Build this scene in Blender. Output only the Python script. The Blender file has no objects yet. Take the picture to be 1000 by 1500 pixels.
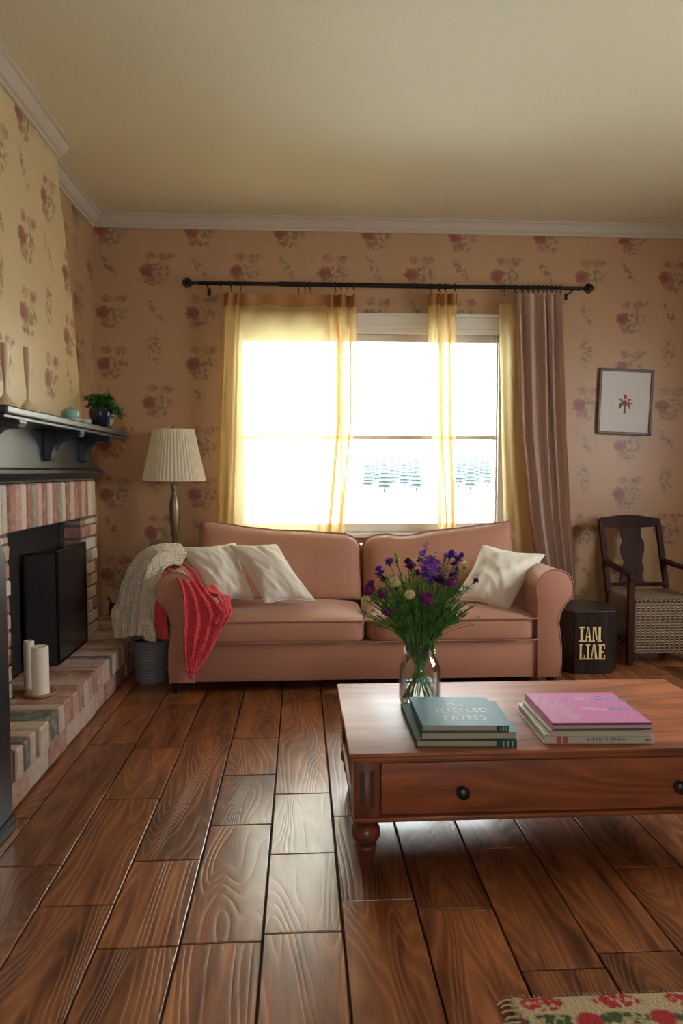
import bpy, bmesh, math, random
from mathutils import Vector, Matrix, noise as mnoise
SC = bpy.context.scene
COL = SC.collection
PI = math.pi
random.seed(7)

# ------------------------------------------------------------------ camera
F = 1050.0
CAMH = 1.15
YAW = math.atan(60 / F)
PITCH = math.atan(60 / F)
cd = bpy.data.cameras.new('camera'); cam = bpy.data.objects.new('camera', cd); COL.objects.link(cam)
cd.sensor_fit = 'VERTICAL'; cd.sensor_height = 36.0; cd.lens = 36 * F / 1500; cd.clip_start = 0.02; cd.clip_end = 500
cam.location = (0, 0, CAMH); cam.rotation_euler = (PI / 2 - PITCH, 0, -YAW)
SC.camera = cam
CM = cam.rotation_euler.to_matrix()
def ray(px, py):
    return CM @ Vector(((px - 500) / F, (750 - py) / F, -1.0))
def at_y(px, py, Y):
    r = ray(px, py); t = Y / r.y
    return Vector((r.x * t, Y, CAMH + r.z * t))
def at_z(px, py, Z):
    r = ray(px, py); t = (Z - CAMH) / r.z
    return Vector((r.x * t, r.y * t, Z))
def at_x(px, py, X):
    r = ray(px, py); t = X / r.x
    return Vector((X, r.y * t, CAMH + r.z * t))

# ------------------------------------------------------------------ world, exposure
SC.view_settings.view_transform = 'Standard'; SC.view_settings.look = 'None'
SC.view_settings.gamma = 1.0; SC.view_settings.exposure = 0.22
try: SC.view_settings.use_curve_mapping = False
except Exception: pass
cy = SC.cycles
cy.use_denoising = True
cy.max_bounces = 12; cy.diffuse_bounces = 7; cy.glossy_bounces = 4; cy.transmission_bounces = 8; cy.transparent_max_bounces = 16
cy.sample_clamp_indirect = 6.0; cy.caustics_reflective = False; cy.caustics_refractive = False
W = bpy.data.worlds.new('world'); SC.world = W; W.use_nodes = True
wn = W.node_tree.nodes; wl = W.node_tree.links
wn['Background'].inputs['Color'].default_value = (0.93, 0.97, 1.0, 1)
SKY = 15.0
wn['Background'].inputs['Strength'].default_value = SKY

def portal(name, loc, rot, sx, sy):
    l = bpy.data.lights.new(name, 'AREA'); l.shape = 'RECTANGLE'; l.size = sx; l.size_y = sy
    l.cycles.is_portal = True
    o = bpy.data.objects.new(name, l); COL.objects.link(o); o.location = loc; o.rotation_euler = rot
YW = 4.75                    # back wall plane
XL, XR, YR = max(-1.325, at_y(138, 500, YW).x), 3.05, -2.6   # left wall, right wall, rear wall
ZC = 2.775                   # ceiling
WX0, WX1, WZ0, WZ1 = -0.385, 1.325, 0.74, 2.06   # back window opening
RY0, RY1, RZ0, RZ1 = 1.9, 3.1, 1.0, 2.0    # right wall window
BX0, BX1, BZ0, BZ1 = 0.0, 0.8, 1.0, 1.8     # unseen rear wall opening, added to give fill light
portal('window_portal', ((WX0+WX1)/2, YW + 0.16, (WZ0+WZ1)/2), (-PI/2, 0, 0), WX1-WX0, WZ1-WZ0)
portal('window_portal', (XR + 0.16, (RY0+RY1)/2, (RZ0+RZ1)/2), (0, PI/2, 0), RZ1-RZ0, RY1-RY0)
portal('window_portal', ((BX0+BX1)/2, YR - 0.16, (BZ0+BZ1)/2), (PI/2, 0, 0), BX1-BX0, BZ1-BZ0)  # portal of the added rear fill opening

# ------------------------------------------------------------------ helpers
ORG = {}
def lin(c):
    return tuple(((v/255)/12.92 if v/255 <= .04045 else (((v/255)+.055)/1.055)**2.4) for v in c) + (1,)
def mat(name, col, rough=.6, metal=0, spec=.5, bump=None, var=None, **kw):
    """col linear rgb; bump=(scale,strength,distance); var=(scale, amount)"""
    m = bpy.data.materials.new(name); m.use_nodes = True
    nt = m.node_tree; b = nt.nodes['Principled BSDF']
    b.inputs['Base Color'].default_value = tuple(col[:3]) + (1,)
    b.inputs['Roughness'].default_value = rough; b.inputs['Metallic'].default_value = metal
    b.inputs['Specular IOR Level'].default_value = spec
    for k, v in kw.items(): b.inputs[k.replace('_', ' ')].default_value = v
    tc = nt.nodes.new('ShaderNodeTexCoord')
    if bump:
        n = nt.nodes.new('ShaderNodeTexNoise'); n.inputs['Scale'].default_value = bump[0]; n.inputs['Detail'].default_value = 4
        nt.links.new(tc.outputs['Object'], n.inputs['Vector'])
        bp = nt.nodes.new('ShaderNodeBump'); bp.inputs['Strength'].default_value = bump[1]; bp.inputs['Distance'].default_value = bump[2] if len(bump) > 2 else .01
        nt.links.new(n.outputs['Fac'], bp.inputs['Height']); nt.links.new(bp.outputs['Normal'], b.inputs['Normal'])
    if var:
        n = nt.nodes.new('ShaderNodeTexNoise'); n.inputs['Scale'].default_value = var[0]; n.inputs['Detail'].default_value = 5
        nt.links.new(tc.outputs['Object'], n.inputs['Vector'])
        hs = nt.nodes.new('ShaderNodeMapRange'); hs.inputs[1].default_value = .3; hs.inputs[2].default_value = .7
        hs.inputs[3].default_value = 1 - var[1]; hs.inputs[4].default_value = 1 + var[1]
        nt.links.new(n.outputs['Fac'], hs.inputs[0])
        mx = nt.nodes.new('ShaderNodeVectorMath'); mx.operation = 'SCALE'; mx.inputs[0].default_value = col[:3]
        nt.links.new(hs.outputs[0], mx.inputs['Scale']); nt.links.new(mx.outputs[0], b.inputs['Base Color'])
    return m

def link(name, me, m, parent=None, smooth=False, sharp=None):
    o = bpy.data.objects.new(name, me); COL.objects.link(o)
    if m is not None:
        for mm in (m if isinstance(m, (list, tuple)) else [m]): me.materials.append(mm)
    if smooth:
        me.polygons.foreach_set('use_smooth', [True] * len(me.polygons))
        if sharp is not None:
            try: me.set_sharp_from_angle(angle=math.radians(sharp))
            except Exception: pass
    if parent is not None:
        o.parent = parent
        org = ORG.get(parent.name, Vector((0, 0, 0))); ORG[o.name] = org
        if org.length > 0: me.transform(Matrix.Translation(-org))
    return o
def obj(name, bm, m, parent=None, smooth=False, sharp=35):
    bmesh.ops.recalc_face_normals(bm, faces=bm.faces)
    me = bpy.data.meshes.new(name); bm.to_mesh(me); bm.free()
    return link(name, me, m, parent, smooth, sharp)
def thing(name, label, cat, loc=(0, 0, 0), group=None):
    o = bpy.data.objects.new(name, None); COL.objects.link(o); o.location = loc
    o.empty_display_size = .05
    o['label'] = label; o['category'] = cat
    if group: o['group'] = group
    ORG[o.name] = Vector(loc)
    return o
def tag(o, label, cat, group=None, kind=None):
    o['label'] = label; o['category'] = cat
    if group: o['group'] = group
    if kind: o['kind'] = kind
    return o
def struct(name, bm, m, parent=None, smooth=False):
    o = obj(name, bm, m, parent, smooth)
    if parent is None: o['kind'] = 'structure'
    return o
def B(): return bmesh.new()
def box(bm, x0, x1, y0, y1, z0, z1, bev=0, seg=2, M=None, mi=0):
    r = bmesh.ops.create_cube(bm, size=1)
    vs = r['verts']
    for v in vs:
        v.co = Vector((x0 + (v.co.x + .5) * (x1 - x0), y0 + (v.co.y + .5) * (y1 - y0), z0 + (v.co.z + .5) * (z1 - z0)))
    fs = set(f for v in vs for f in v.link_faces)
    for f in fs: f.material_index = mi
    if bev > 0:
        es = list(set(e for v in vs for e in v.link_edges))
        r2 = bmesh.ops.bevel(bm, geom=es, offset=bev, segments=seg, profile=.5, affect='EDGES')
        vs = list(set(v for f in r2['faces'] for v in f.verts) | set(v for v in vs if v.is_valid))
    if M is not None:
        for v in vs:
            if v.is_valid: v.co = M @ v.co
    return vs
def tube(bm, pts, r, n=8, cap=True, flat=1.0):
    pts = [Vector(p) for p in pts]; N = len(pts)
    rs = r if isinstance(r, (list, tuple)) else [r] * N
    up = Vector((0, 0, 1)); rings = []; prev = None
    for i, p in enumerate(pts):
        t = (pts[min(i + 1, N - 1)] - pts[max(i - 1, 0)])
        if t.length < 1e-9: t = Vector((0, 0, 1))
        t.normalize()
        if prev is None:
            a = up if abs(t.dot(up)) < .9 else Vector((1, 0, 0))
            s = t.cross(a).normalized()
        else:
            s = prev - t * prev.dot(t)
            s = s.normalized() if s.length > 1e-6 else t.cross(up).normalized()
        prev = s; q = t.cross(s)
        rings.append([bm.verts.new(p + (s * math.cos(2 * PI * k / n) + q * math.sin(2 * PI * k / n) * flat) * rs[i]) for k in range(n)])
    for i in range(N - 1):
        for k in range(n):
            bm.faces.new((rings[i][k], rings[i][(k + 1) % n], rings[i + 1][(k + 1) % n], rings[i + 1][k]))
    if cap:
        bm.faces.new(rings[0][::-1]); bm.faces.new(rings[-1])
def lathe(bm, prof, c=(0, 0, 0), n=32, cap=True, ridge=None):
    """prof list of (r, z)"""
    c = Vector(c); rings = []
    for j, (r, z) in enumerate(prof):
        ring = []
        for k in range(n):
            rr = r * (ridge(k, j) if ridge else 1)
            ring.append(bm.verts.new(c + Vector((rr * math.cos(2 * PI * k / n), rr * math.sin(2 * PI * k / n), z))))
        rings.append(ring)
    for i in range(len(rings) - 1):
        for k in range(n):
            bm.faces.new((rings[i][k], rings[i][(k + 1) % n], rings[i + 1][(k + 1) % n], rings[i + 1][k]))
    if cap:
        if prof[0][0] > 1e-5: bm.faces.new(rings[0][::-1])
        if prof[-1][0] > 1e-5: bm.faces.new(rings[-1])
    return rings
def sweep(bm, prof, path, cap=True):
    """closed profile: list of functions? prof=[(a,b)], path=[(origin, avec, bvec)]"""
    rings = []
    for o, a, b in path:
        rings.append([bm.verts.new(Vector(o) + Vector(a) * p[0] + Vector(b) * p[1]) for p in prof])
    n = len(prof)
    for i in range(len(rings) - 1):
        for k in range(n):
            bm.faces.new((rings[i][k], rings[i][(k + 1) % n], rings[i + 1][(k + 1) % n], rings[i + 1][k]))
    if cap:
        bm.faces.new(rings[0][::-1]); bm.faces.new(rings[-1])
    return rings
def prism(bm, poly, axis, a0, a1, bev=0, seg=2, mi=0):
    """poly 2D points; axis 'x','y','z' is the extrusion direction"""
    def mk(p, a):
        if axis == 'y': return Vector((p[0], a, p[1]))
        if axis == 'x': return Vector((a, p[0], p[1]))
        return Vector((p[0], p[1], a))
    v0 = [bm.verts.new(mk(p, a0)) for p in poly]; v1 = [bm.verts.new(mk(p, a1)) for p in poly]
    n = len(poly); fs = []
    f0 = bm.faces.new(v0[::-1]); f1 = bm.faces.new(v1)
    for k in range(n): fs.append(bm.faces.new((v0[k], v0[(k + 1) % n], v1[(k + 1) % n], v1[k])))
    for f in fs + [f0, f1]: f.material_index = mi
    if bev > 0:
        es = list(set(list(f0.edges) + list(f1.edges)))
        bmesh.ops.bevel(bm, geom=es, offset=bev, segments=seg, profile=.5, affect='EDGES')
    return v0 + v1
def grid(bm, nu, nv, fn, close=False):
    V = [[bm.verts.new(fn(i / nu, j / nv)) for j in range(nv + 1)] for i in range(nu + 1)]
    for i in range(nu):
        for j in range(nv):
            bm.faces.new((V[i][j], V[i + 1][j], V[i + 1][j + 1], V[i][j + 1]))
    return V
def nz(x, y=0., z=0.): return mnoise.noise(Vector((x, y, z)))
def sm(a, b, x):
    t = max(0., min(1., (x - a) / (b - a))); return t * t * (3 - 2 * t)
def interp(tab, x):
    if x <= tab[0][0]: return tab[0][1]
    for (a, va), (b, vb) in zip(tab, tab[1:]):
        if x <= b: return va + (vb - va) * (x - a) / (b - a)
    return tab[-1][1]
def spline(pts, n=12):
    """Catmull-Rom through points"""
    P = [Vector(p) for p in pts]; out = []
    for i in range(len(P) - 1):
        p0 = P[max(i - 1, 0)]; p1 = P[i]; p2 = P[i + 1]; p3 = P[min(i + 2, len(P) - 1)]
        for k in range(n):
            t = k / n
            out.append(.5 * ((2 * p1) + (p2 - p0) * t + (2 * p0 - 5 * p1 + 4 * p2 - p3) * t * t + (3 * p1 - p0 - 3 * p2 + p3) * t ** 3))
    out.append(P[-1]); return out
def text_bm(body, size, M, ext=.0006, font_scale=(1, 1), space=1.0):
    cu = bpy.data.curves.new('lettering_curve', 'FONT'); cu.body = body; cu.size = size; cu.extrude = ext
    cu.align_x = 'CENTER'; cu.align_y = 'CENTER'; cu.resolution_u = 3; cu.space_character = space
    o = bpy.data.objects.new('lettering_curve', cu); COL.objects.link(o)
    bpy.context.view_layer.update()
    me = bpy.data.meshes.new_from_object(o.evaluated_get(bpy.context.evaluated_depsgraph_get()))
    bpy.data.objects.remove(o); bpy.data.curves.remove(cu)
    bm = B(); bm.from_mesh(me); bpy.data.meshes.remove(me)
    for v in bm.verts:
        v.co = M @ Vector((v.co.x * font_scale[0], v.co.y * font_scale[1], v.co.z))
    return bm

# ---- node expressions
class E:
    def __init__(s, nt, sock): s.nt = nt; s.s = sock
    def op(s, o, b=None, c=None):
        n = s.nt.nodes.new('ShaderNodeMath'); n.operation = o
        for i, v in enumerate((s, b, c)):
            if v is None: continue
            if isinstance(v, E): s.nt.links.new(v.s, n.inputs[i])
            else: n.inputs[i].default_value = v
        return E(s.nt, n.outputs[0])
    def __add__(s, b): return s.op('ADD', b)
    def __sub__(s, b): return s.op('SUBTRACT', b)
    def __mul__(s, b): return s.op('MULTIPLY', b)
    def __truediv__(s, b): return s.op('DIVIDE', b)
    def gt(s, b): return s.op('GREATER_THAN', b)
    def mod(s, b): return s.op('FLOORED_MODULO', b)
    def mx(s, b): return s.op('MAXIMUM', b)
    def clamp(s): return s.op('MAXIMUM', 0.0).op('MINIMUM', 1.0)
def ell(u, v, cx, cy, rx, ry, soft=.25):
    a = (u - cx) / rx; b = (v - cy) / ry
    d = (a * a + b * b).op('SQRT')
    return ((d * -1.0 + 1.0) / soft + .5).clamp()
def mixc(nt, fac, a, b):
    n = nt.nodes.new('ShaderNodeMix'); n.data_type = 'RGBA'
    if isinstance(fac, E): nt.links.new(fac.s, n.inputs[0])
    else: n.inputs[0].default_value = fac
    for k, v in ((6, a), (7, b)):
        if isinstance(v, tuple): n.inputs[k].default_value = v
        else: nt.links.new(v, n.inputs[k])
    return n.outputs[2]
def wallpaper(name, axis, u0, base=(.45, .275, .146, 1), base2=(.41, .24, .122, 1)):
    m = bpy.data.materials.new(name); m.use_nodes = True; nt = m.node_tree; b = nt.nodes['Principled BSDF']
    b.inputs['Roughness'].default_value = .40; b.inputs['Specular IOR Level'].default_value = .5
    tc = nt.nodes.new('ShaderNodeTexCoord'); sp = nt.nodes.new('ShaderNodeSeparateXYZ'); nt.links.new(tc.outputs['Object'], sp.inputs[0])
    U = E(nt, sp.outputs[axis]); Z = E(nt, sp.outputs[2])
    def noi(scale, detail=2, w=0.):
        n = nt.nodes.new('ShaderNodeTexNoise'); n.inputs['Scale'].default_value = scale; n.inputs['Detail'].default_value = detail
        mp = nt.nodes.new('ShaderNodeMapping'); mp.inputs['Location'].default_value = (w, w * 2, w * 3)
        nt.links.new(tc.outputs['Object'], mp.inputs[0]); nt.links.new(mp.outputs[0], n.inputs['Vector'])
        return E(nt, n.outputs['Fac'])
    n1 = noi(45, 3); n2 = noi(45, 3, 5.3)
    S = 221.0
    u = (U - u0) * S + (n1 - .5) * 11.0          # in 1/221 m
    v = ((Z * -1.0) + (ZC - .06)) * S + (n2 - .5) * 11.0
    P = 126.0; H = 187.0
    um = (u + P / 4).mod(P)                       # A column centred at P/4, B at 3P/4
    isB = um.gt(P / 2)
    uu = um.mod(P / 2) - P / 4
    vA = (v + 30.0).mod(H) - 30.0 
    vB = (v + 45.0).mod(H) - 45.0
    a1 = vA.gt(28.0); a2 = vA.gt(82.0)
    rA = vA - a1 * 55.0 - a2 * 60.0; roseA = a1 * -1.0 + 1.0 + a2
    b1 = vB.gt(18.0); b2 = vB.gt(88.0)
    rB = vB + 17.0 - b1 * 72.0 - b2 * 60.0; roseB = b1 - b2; leafy = b1 * -1.0 + 1.0
    notB = isB * -1.0 + 1.0
    vv = rA * notB + rB * isB
    rose = roseA * notB + roseB * isB
    leaf = leafy * isB
    small = ((rose + leaf) * -1.0 + 1.0).clamp()
    fine = noi(38, 4, 2.1); fm = ((fine - .44) * 7.0).clamp()
    fm2 = ((noi(34, 4, 8.1) - .44) * 7.0).clamp()
    # rose motif masks
    red = ell(uu, vv, -9, 6, 9.5, 9, .3)
    pink = ell(uu, vv, -5, 18, 8, 6, .5).mx(ell(uu, vv, -4, -14, 7, 6, .5)).mx(ell(uu, vv, 15, -13, 9, 6, .5))
    green = (ell(uu, vv, 8, 6, 17, 11, .5).mx(ell(uu, vv, 2, 22, 14, 6, .5)) * fm).mx(ell(uu, vv, 22, -16, 9, 3.5, .5) * fm2)
    dark = ell(uu, vv, -11, 7, 4, 4, .8)
    red = red * rose; pink = pink * rose * fm2.mx(.45); green = green * rose
    # sprigs
    lf = ell(uu, vv, 0, 0, 9, 20, .6) * fm * leaf
    t = uu - vv * .6
    sg = ell(t, vv, 0, 0, 6, 16, .6) * fm2 * small
    green = green.mx(lf).mx(sg)
    bn = noi(3, 3, 1.)
    c = mixc(nt, (bn - .3).clamp() * .35, base, base2)
    c = mixc(nt, green * .78, c, (.16, .12, .06, 1))
    c = mixc(nt, pink * .9, c, (.27, .11, .075, 1))
    c = mixc(nt, red * .8, c, (.25, .05, .045, 1))
    c = mixc(nt, dark * rose * .4, c, (.12, .02, .02, 1))
    nt.links.new(c, b.inputs['Base Color'])
    return m

def wood(name, c_dark, c_light, along='y', rough=.3, ring=10., sc=(7., .8, 7.), bump=.25, bdist=.004, island=True, rvar=.35, spec=.5, coat=0., gb=0.):
    m = bpy.data.materials.new(name); m.use_nodes = True; nt = m.node_tree; b = nt.nodes['Principled BSDF']; N = nt.nodes; L = nt.links
    tc = N.new('ShaderNodeTexCoord'); geo = N.new('ShaderNodeNewGeometry')
    mp = N.new('ShaderNodeMapping')
    s = {'y': sc, 'x': (sc[1], sc[0], sc[2]), 'z': (sc[0], sc[2], sc[1])}[along]
    mp.inputs['Scale'].default_value = s
    L.new(tc.outputs['Object'], mp.inputs[0])
    add = N.new('ShaderNodeVectorMath'); add.operation = 'ADD'
    rs = N.new('ShaderNodeMath'); rs.operation = 'MULTIPLY'; rs.inputs[1].default_value = 37.
    if island: L.new(geo.outputs['Random Per Island'], rs.inputs[0])
    else: rs.inputs[0].default_value = .3
    L.new(mp.outputs[0], add.inputs[0]); L.new(rs.outputs[0], add.inputs[1])
    n1 = N.new('ShaderNodeTexNoise'); n1.inputs['Scale'].default_value = 1.; n1.inputs['Detail'].default_value = 1.5; n1.inputs['Distortion'].default_value = .4
    L.new(add.outputs[0], n1.inputs['Vector'])
    e = E(nt, n1.outputs['Fac']); r = (e * ring).op('FRACT'); tri = ((r - .5).op('ABSOLUTE')) * 2.0
    # fine fibre
    mp2 = N.new('ShaderNodeMapping'); k = {'y': (160, 5, 160), 'x': (5, 160, 160), 'z': (160, 160, 5)}[along]; mp2.inputs['Scale'].default_value = k
    L.new(tc.outputs['Object'], mp2.inputs[0])
    n2 = N.new('ShaderNodeTexNoise'); n2.inputs['Scale'].default_value = 1.; n2.inputs['Detail'].default_value = 3; L.new(mp2.outputs[0], n2.inputs['Vector'])
    fib = E(nt, n2.outputs['Fac'])
    n3 = N.new('ShaderNodeTexNoise'); n3.inputs['Scale'].default_value = 3.; n3.inputs['Detail'].default_value = 4; L.new(add.outputs[0], n3.inputs['Vector'])
    bl = E(nt, n3.outputs['Fac'])
    f = (tri.op('POWER', 1.8) * .35 + (fib - .3) * .5 + (bl - .45) * 1.5 + gb).clamp()
    c = mixc(nt, f, tuple(c_dark[:3]) + (1,), tuple(c_light[:3]) + (1,))
    if island:
        hv = N.new('ShaderNodeHueSaturation'); L.new(c, hv.inputs['Color'])
        v = N.new('ShaderNodeMapRange'); v.inputs[3].default_value = 1 - rvar; v.inputs[4].default_value = 1 + rvar
        L.new(geo.outputs['Random Per Island'], v.inputs[0]); L.new(v.outputs[0], hv.inputs['Value']); c = hv.outputs[0]
    L.new(c, b.inputs['Base Color'])
    h = tri.op('POWER', 2.5) * -.7 + fib * .35
    bp = N.new('ShaderNodeBump'); bp.inputs['Strength'].default_value = bump; bp.inputs['Distance'].default_value = bdist
    L.new(h.s, bp.inputs['Height']); L.new(bp.outputs['Normal'], b.inputs['Normal'])
    rr = fib * .25 + (rough - .1); L.new(rr.s, b.inputs['Roughness'])
    b.inputs['Specular IOR Level'].default_value = spec; b.inputs['Coat Weight'].default_value = coat; b.inputs['Coat Roughness'].default_value = .15
    return m
def brickmat(name, ramp, rough=.85):
    m = bpy.data.materials.new(name); m.use_nodes = True; nt = m.node_tree; b = nt.nodes['Principled BSDF']; N = nt.nodes; L = nt.links
    geo = N.new('ShaderNodeNewGeometry'); cr = N.new('ShaderNodeValToRGB'); cr.color_ramp.interpolation = 'CONSTANT'
    e = cr.color_ramp.elements
    while len(e) > 1: e.remove(e[-1])
    e[0].position = 0; e[0].color = lin(ramp[0])
    for i, c in enumerate(ramp[1:]):
        q = e.new((i + 1) / len(ramp)); q.color = lin(c)
    L.new(geo.outputs['Random Per Island'], cr.inputs[0])
    tc = N.new('ShaderNodeTexCoord')
    n = N.new('ShaderNodeTexNoise'); n.inputs['Scale'].default_value = 22; n.inputs['Detail'].default_value = 6; L.new(tc.outputs['Object'], n.inputs['Vector'])
    f = ((E(nt, n.outputs['Fac']) - .48) * 3.5).clamp() * .5
    c = mixc(nt, f, cr.outputs[0], lin((214, 200, 188)))
    n2 = N.new('ShaderNodeTexNoise'); n2.inputs['Scale'].default_value = 60; n2.inputs['Detail'].default_value = 5; L.new(tc.outputs['Object'], n2.inputs['Vector'])
    f2 = ((E(nt, n2.outputs['Fac']) - .52) * 5.).clamp() * .35
    c = mixc(nt, f2, c, lin((110, 80, 70)))
    L.new(c, b.inputs['Base Color']); b.inputs['Roughness'].default_value = rough
    bp = N.new('ShaderNodeBump'); bp.inputs['Strength'].default_value = .6; bp.inputs['Distance'].default_value = .004
    L.new(n2.outputs['Fac'], bp.inputs['Height']); L.new(bp.outputs['Normal'], b.inputs['Normal'])
    return m
def sheer(name, col, transp, trans=.7):
    m = bpy.data.materials.new(name); m.use_nodes = True; nt = m.node_tree; N = nt.nodes; L = nt.links
    N.remove(N['Principled BSDF']); out = N['Material Output']
    t = N.new('ShaderNodeBsdfTranslucent'); t.inputs[0].default_value = tuple(col) + (1,)
    d = N.new('ShaderNodeBsdfDiffuse'); d.inputs[0].default_value = tuple(col) + (1,)
    mx = N.new('ShaderNodeMixShader'); mx.inputs[0].default_value = trans; L.new(d.outputs[0], mx.inputs[1]); L.new(t.outputs[0], mx.inputs[2])
    tr = N.new('ShaderNodeBsdfTransparent'); tr.inputs[0].default_value = (1, .97, .88, 1)
    m2 = N.new('ShaderNodeMixShader')
    # weave turned edge-on to the eye lets less through
    lw = N.new('ShaderNodeLayerWeight'); lw.inputs[0].default_value = .35
    f = (E(nt, lw.outputs['Facing']) * -.9 + 1.0).clamp() * transp
    L.new(f.s, m2.inputs[0]); L.new(mx.outputs[0], m2.inputs[1]); L.new(tr.outputs[0], m2.inputs[2])
    L.new(m2.outputs[0], out.inputs[0])
    return m

# ------------------------------------------------------------------ materials
M = {}
M['ceiling'] = mat('ceiling_paint', (.74, .69, .51), .6, spec=.3, var=(1.2, .03))
M['crown'] = mat('crown_paint', (.52, .46, .37), .6, spec=.3)
M['white_frame'] = mat('window_paint', (.78, .77, .70), .4)
M['paper_y'] = wallpaper('floral_wallpaper_side', 1, YW - .33)
M['paper_breast_lit'] = wallpaper('floral_wallpaper_chimney_lit', 1, YW - .33, (.60, .46, .26, 1), (.56, .41, .22, 1))  # lit copy of the paper: brighter light on the breast put into its colour
M['paper_x'] = wallpaper('floral_wallpaper_back', 0, -1.225)
M['plain'] = mat('plain_plaster', (.60, .42, .26), .7)
M['floor'] = wood('plank_wood', (.085, .025, .010), (.47, .18, .062), 'y', rough=.33, ring=30, sc=(5., .75, 5.), bump=.5, bdist=.0016, rvar=.28, coat=.4, gb=.1)
M['subfloor'] = mat('gap_dark', (.012, .007, .005), .8)
M['brick'] = brickmat('washed_brick', [(190, 146, 130), (208, 197, 182), (176, 126, 112), (200, 164, 148), (194, 188, 174), (160, 112, 98), (210, 188, 172), (150, 142, 130)])
M['brick_top'] = brickmat('hearth_brick', [(176, 134, 118), (190, 170, 150), (158, 114, 98), (184, 148, 130), (104, 106, 94), (166, 122, 106), (190, 164, 146)])
M['mortar'] = mat('mortar', (.13, .11, .09), .95, bump=(80, .5, .004))
M['soot'] = mat('soot_brick', (.012, .011, .01), .9, bump=(40, .5))
M['black_paint'] = mat('black_gloss_paint', (.014, .02, .026), .32, spec=.6, bump=(25, .12, .003))
M['black_metal'] = mat('black_iron', (.012, .012, .013), .42, metal=.6)
M['screen_mesh'] = mat('dark_glass', (.02, .022, .024), .16, spec=.5)
M['sofa'] = mat('salmon_upholstery', (.47, .225, .14), .62, spec=.35, bump=(420, .25, .002), var=(4, .05), Sheen_Weight=.25, Sheen_Roughness=.5)
M['piping'] = mat('sofa_piping', (.36, .17, .12), .6, bump=(500, .2, .002))
M['legdark'] = mat('dark_leg', (.02, .01, .007), .4)
M['pillow'] = mat('cream_cotton', (.82, .78, .66), .85, bump=(500, .25, .002), var=(5, .04), Sheen_Weight=.2)
def knit(name, col, scale, dist):
    m = mat(name, col, .95, Sheen_Weight=.35); nt = m.node_tree; b = nt.nodes['Principled BSDF']
    tc = nt.nodes.new('ShaderNodeTexCoord'); v = nt.nodes.new('ShaderNodeTexVoronoi'); v.inputs['Scale'].default_value = scale; v.inputs['Randomness'].default_value = .55
    nt.links.new(tc.outputs['Object'], v.inputs['Vector']); d = E(nt, v.outputs['Distance'])
    c = mixc(nt, (d * 1.5 - .4).clamp() * .4, tuple(col) + (1,), tuple(x * .35 for x in col) + (1,)); nt.links.new(c, b.inputs['Base Color'])
    bp = nt.nodes.new('ShaderNodeBump'); bp.invert = True; bp.inputs['Strength'].default_value = 1; bp.inputs['Distance'].default_value = dist; nt.links.new(d.s, bp.inputs['Height']); nt.links.new(bp.outputs['Normal'], b.inputs['Normal'])
    return m
M['cream_knit'] = knit('cream_wool', (.90, .80, .60), 95, .010)
M['red_knit'] = knit('red_wool', (.90, .06, .085), 110, .006)
M['sheer'] = sheer('sheer_curtain', (.93, .75, .40), .40)
M['sheer_header'] = sheer('sheer_header', (.50, .27, .12), .03, .35)
M['drape'] = sheer('heavy_drape', (.60, .45, .37), .03, .36)
M['table'] = wood('cherry_wood', (.20, .058, .022), (.52, .175, .066), 'x', rough=.46, ring=9, sc=(5., .9, 5.), bump=.06, bdist=.002, island=False, coat=.08)
M['table_leg'] = wood('cherry_wood_turned', (.10, .027, .012), (.32, .09, .04), 'z', rough=.32, ring=4, sc=(9., 1.2, 9.), bump=.05, bdist=.002, island=False, coat=.3)
M['knob'] = mat('bronze_knob', (.035, .035, .028), .33, metal=.5)
M['chair'] = wood('mahogany', (.018, .005, .003), (.07, .018, .010), 'z', rough=.6, spec=.25, ring=5, sc=(8, 1, 8), bump=.05, island=False)
M['brass'] = mat('antique_brass', (.23, .20, .13), .36, metal=.75, var=(20, .15))
M['shade'] = sheer('pleated_shade', (.93, .89, .74), .0, .40)
M['tin'] = mat('grey_enamel_bucket', (.20, .215, .22), .45, spec=.5)
M['wax'] = mat('ivory_wax', (.80, .75, .62), .5, Subsurface_Weight=.15, Subsurface_Radius=(.02, .015, .01))
M['plate_wood'] = mat('plate_wood', (.42, .25, .13), .5)
M['pale_wood'] = wood('pale_turned_wood', (.60, .43, .27), (.82, .66, .46), 'z', rough=.5, island=False, ring=5, sc=(12, 2, 12))
M['teal'] = mat('celadon_glaze', (.22, .42, .37), .25)
M['white_china'] = mat('pale_china', (.62, .66, .60), .25)
M['navy_pot'] = mat('black_blue_glaze', (.012, .018, .03), .22)
M['leaf'] = mat('houseplant_leaf', (.05, .16, .03), .5, var=(30, .4))
M['soil'] = mat('soil', (.03, .02, .012), .9)
M['picture_frame'] = mat('walnut_frame', (.13, .075, .055), .45)
M['paper'] = mat('white_mount', (.72, .71, .68), .7)
M['gold'] = mat('gold_leaf', (.92, .76, .36), .45, metal=.1)
M['ebony'] = wood('ebonised_wood', (.010, .006, .005), (.04, .022, .015), 'z', rough=.38, island=False, ring=5)
def thin_glass(name, tint, ior, gmul=1.):
    g = bpy.data.materials.new(name); g.use_nodes = True; n = g.node_tree.nodes; n.remove(n['Principled BSDF']); L = g.node_tree.links
    tr = n.new('ShaderNodeBsdfTransparent'); tr.inputs[0].default_value = tint + (1,)
    gl = n.new('ShaderNodeBsdfGlossy'); gl.inputs['Roughness'].default_value = .04
    fr = n.new('ShaderNodeFresnel'); fr.inputs[0].default_value = ior; mx = n.new('ShaderNodeMixShader')
    f = E(g.node_tree, fr.outputs[0]) * gmul
    L.new(f.s, mx.inputs[0]); L.new(tr.outputs[0], mx.inputs[1]); L.new(gl.outputs[0], mx.inputs[2]); L.new(mx.outputs[0], n['Material Output'].inputs[0])
    return g
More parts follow.
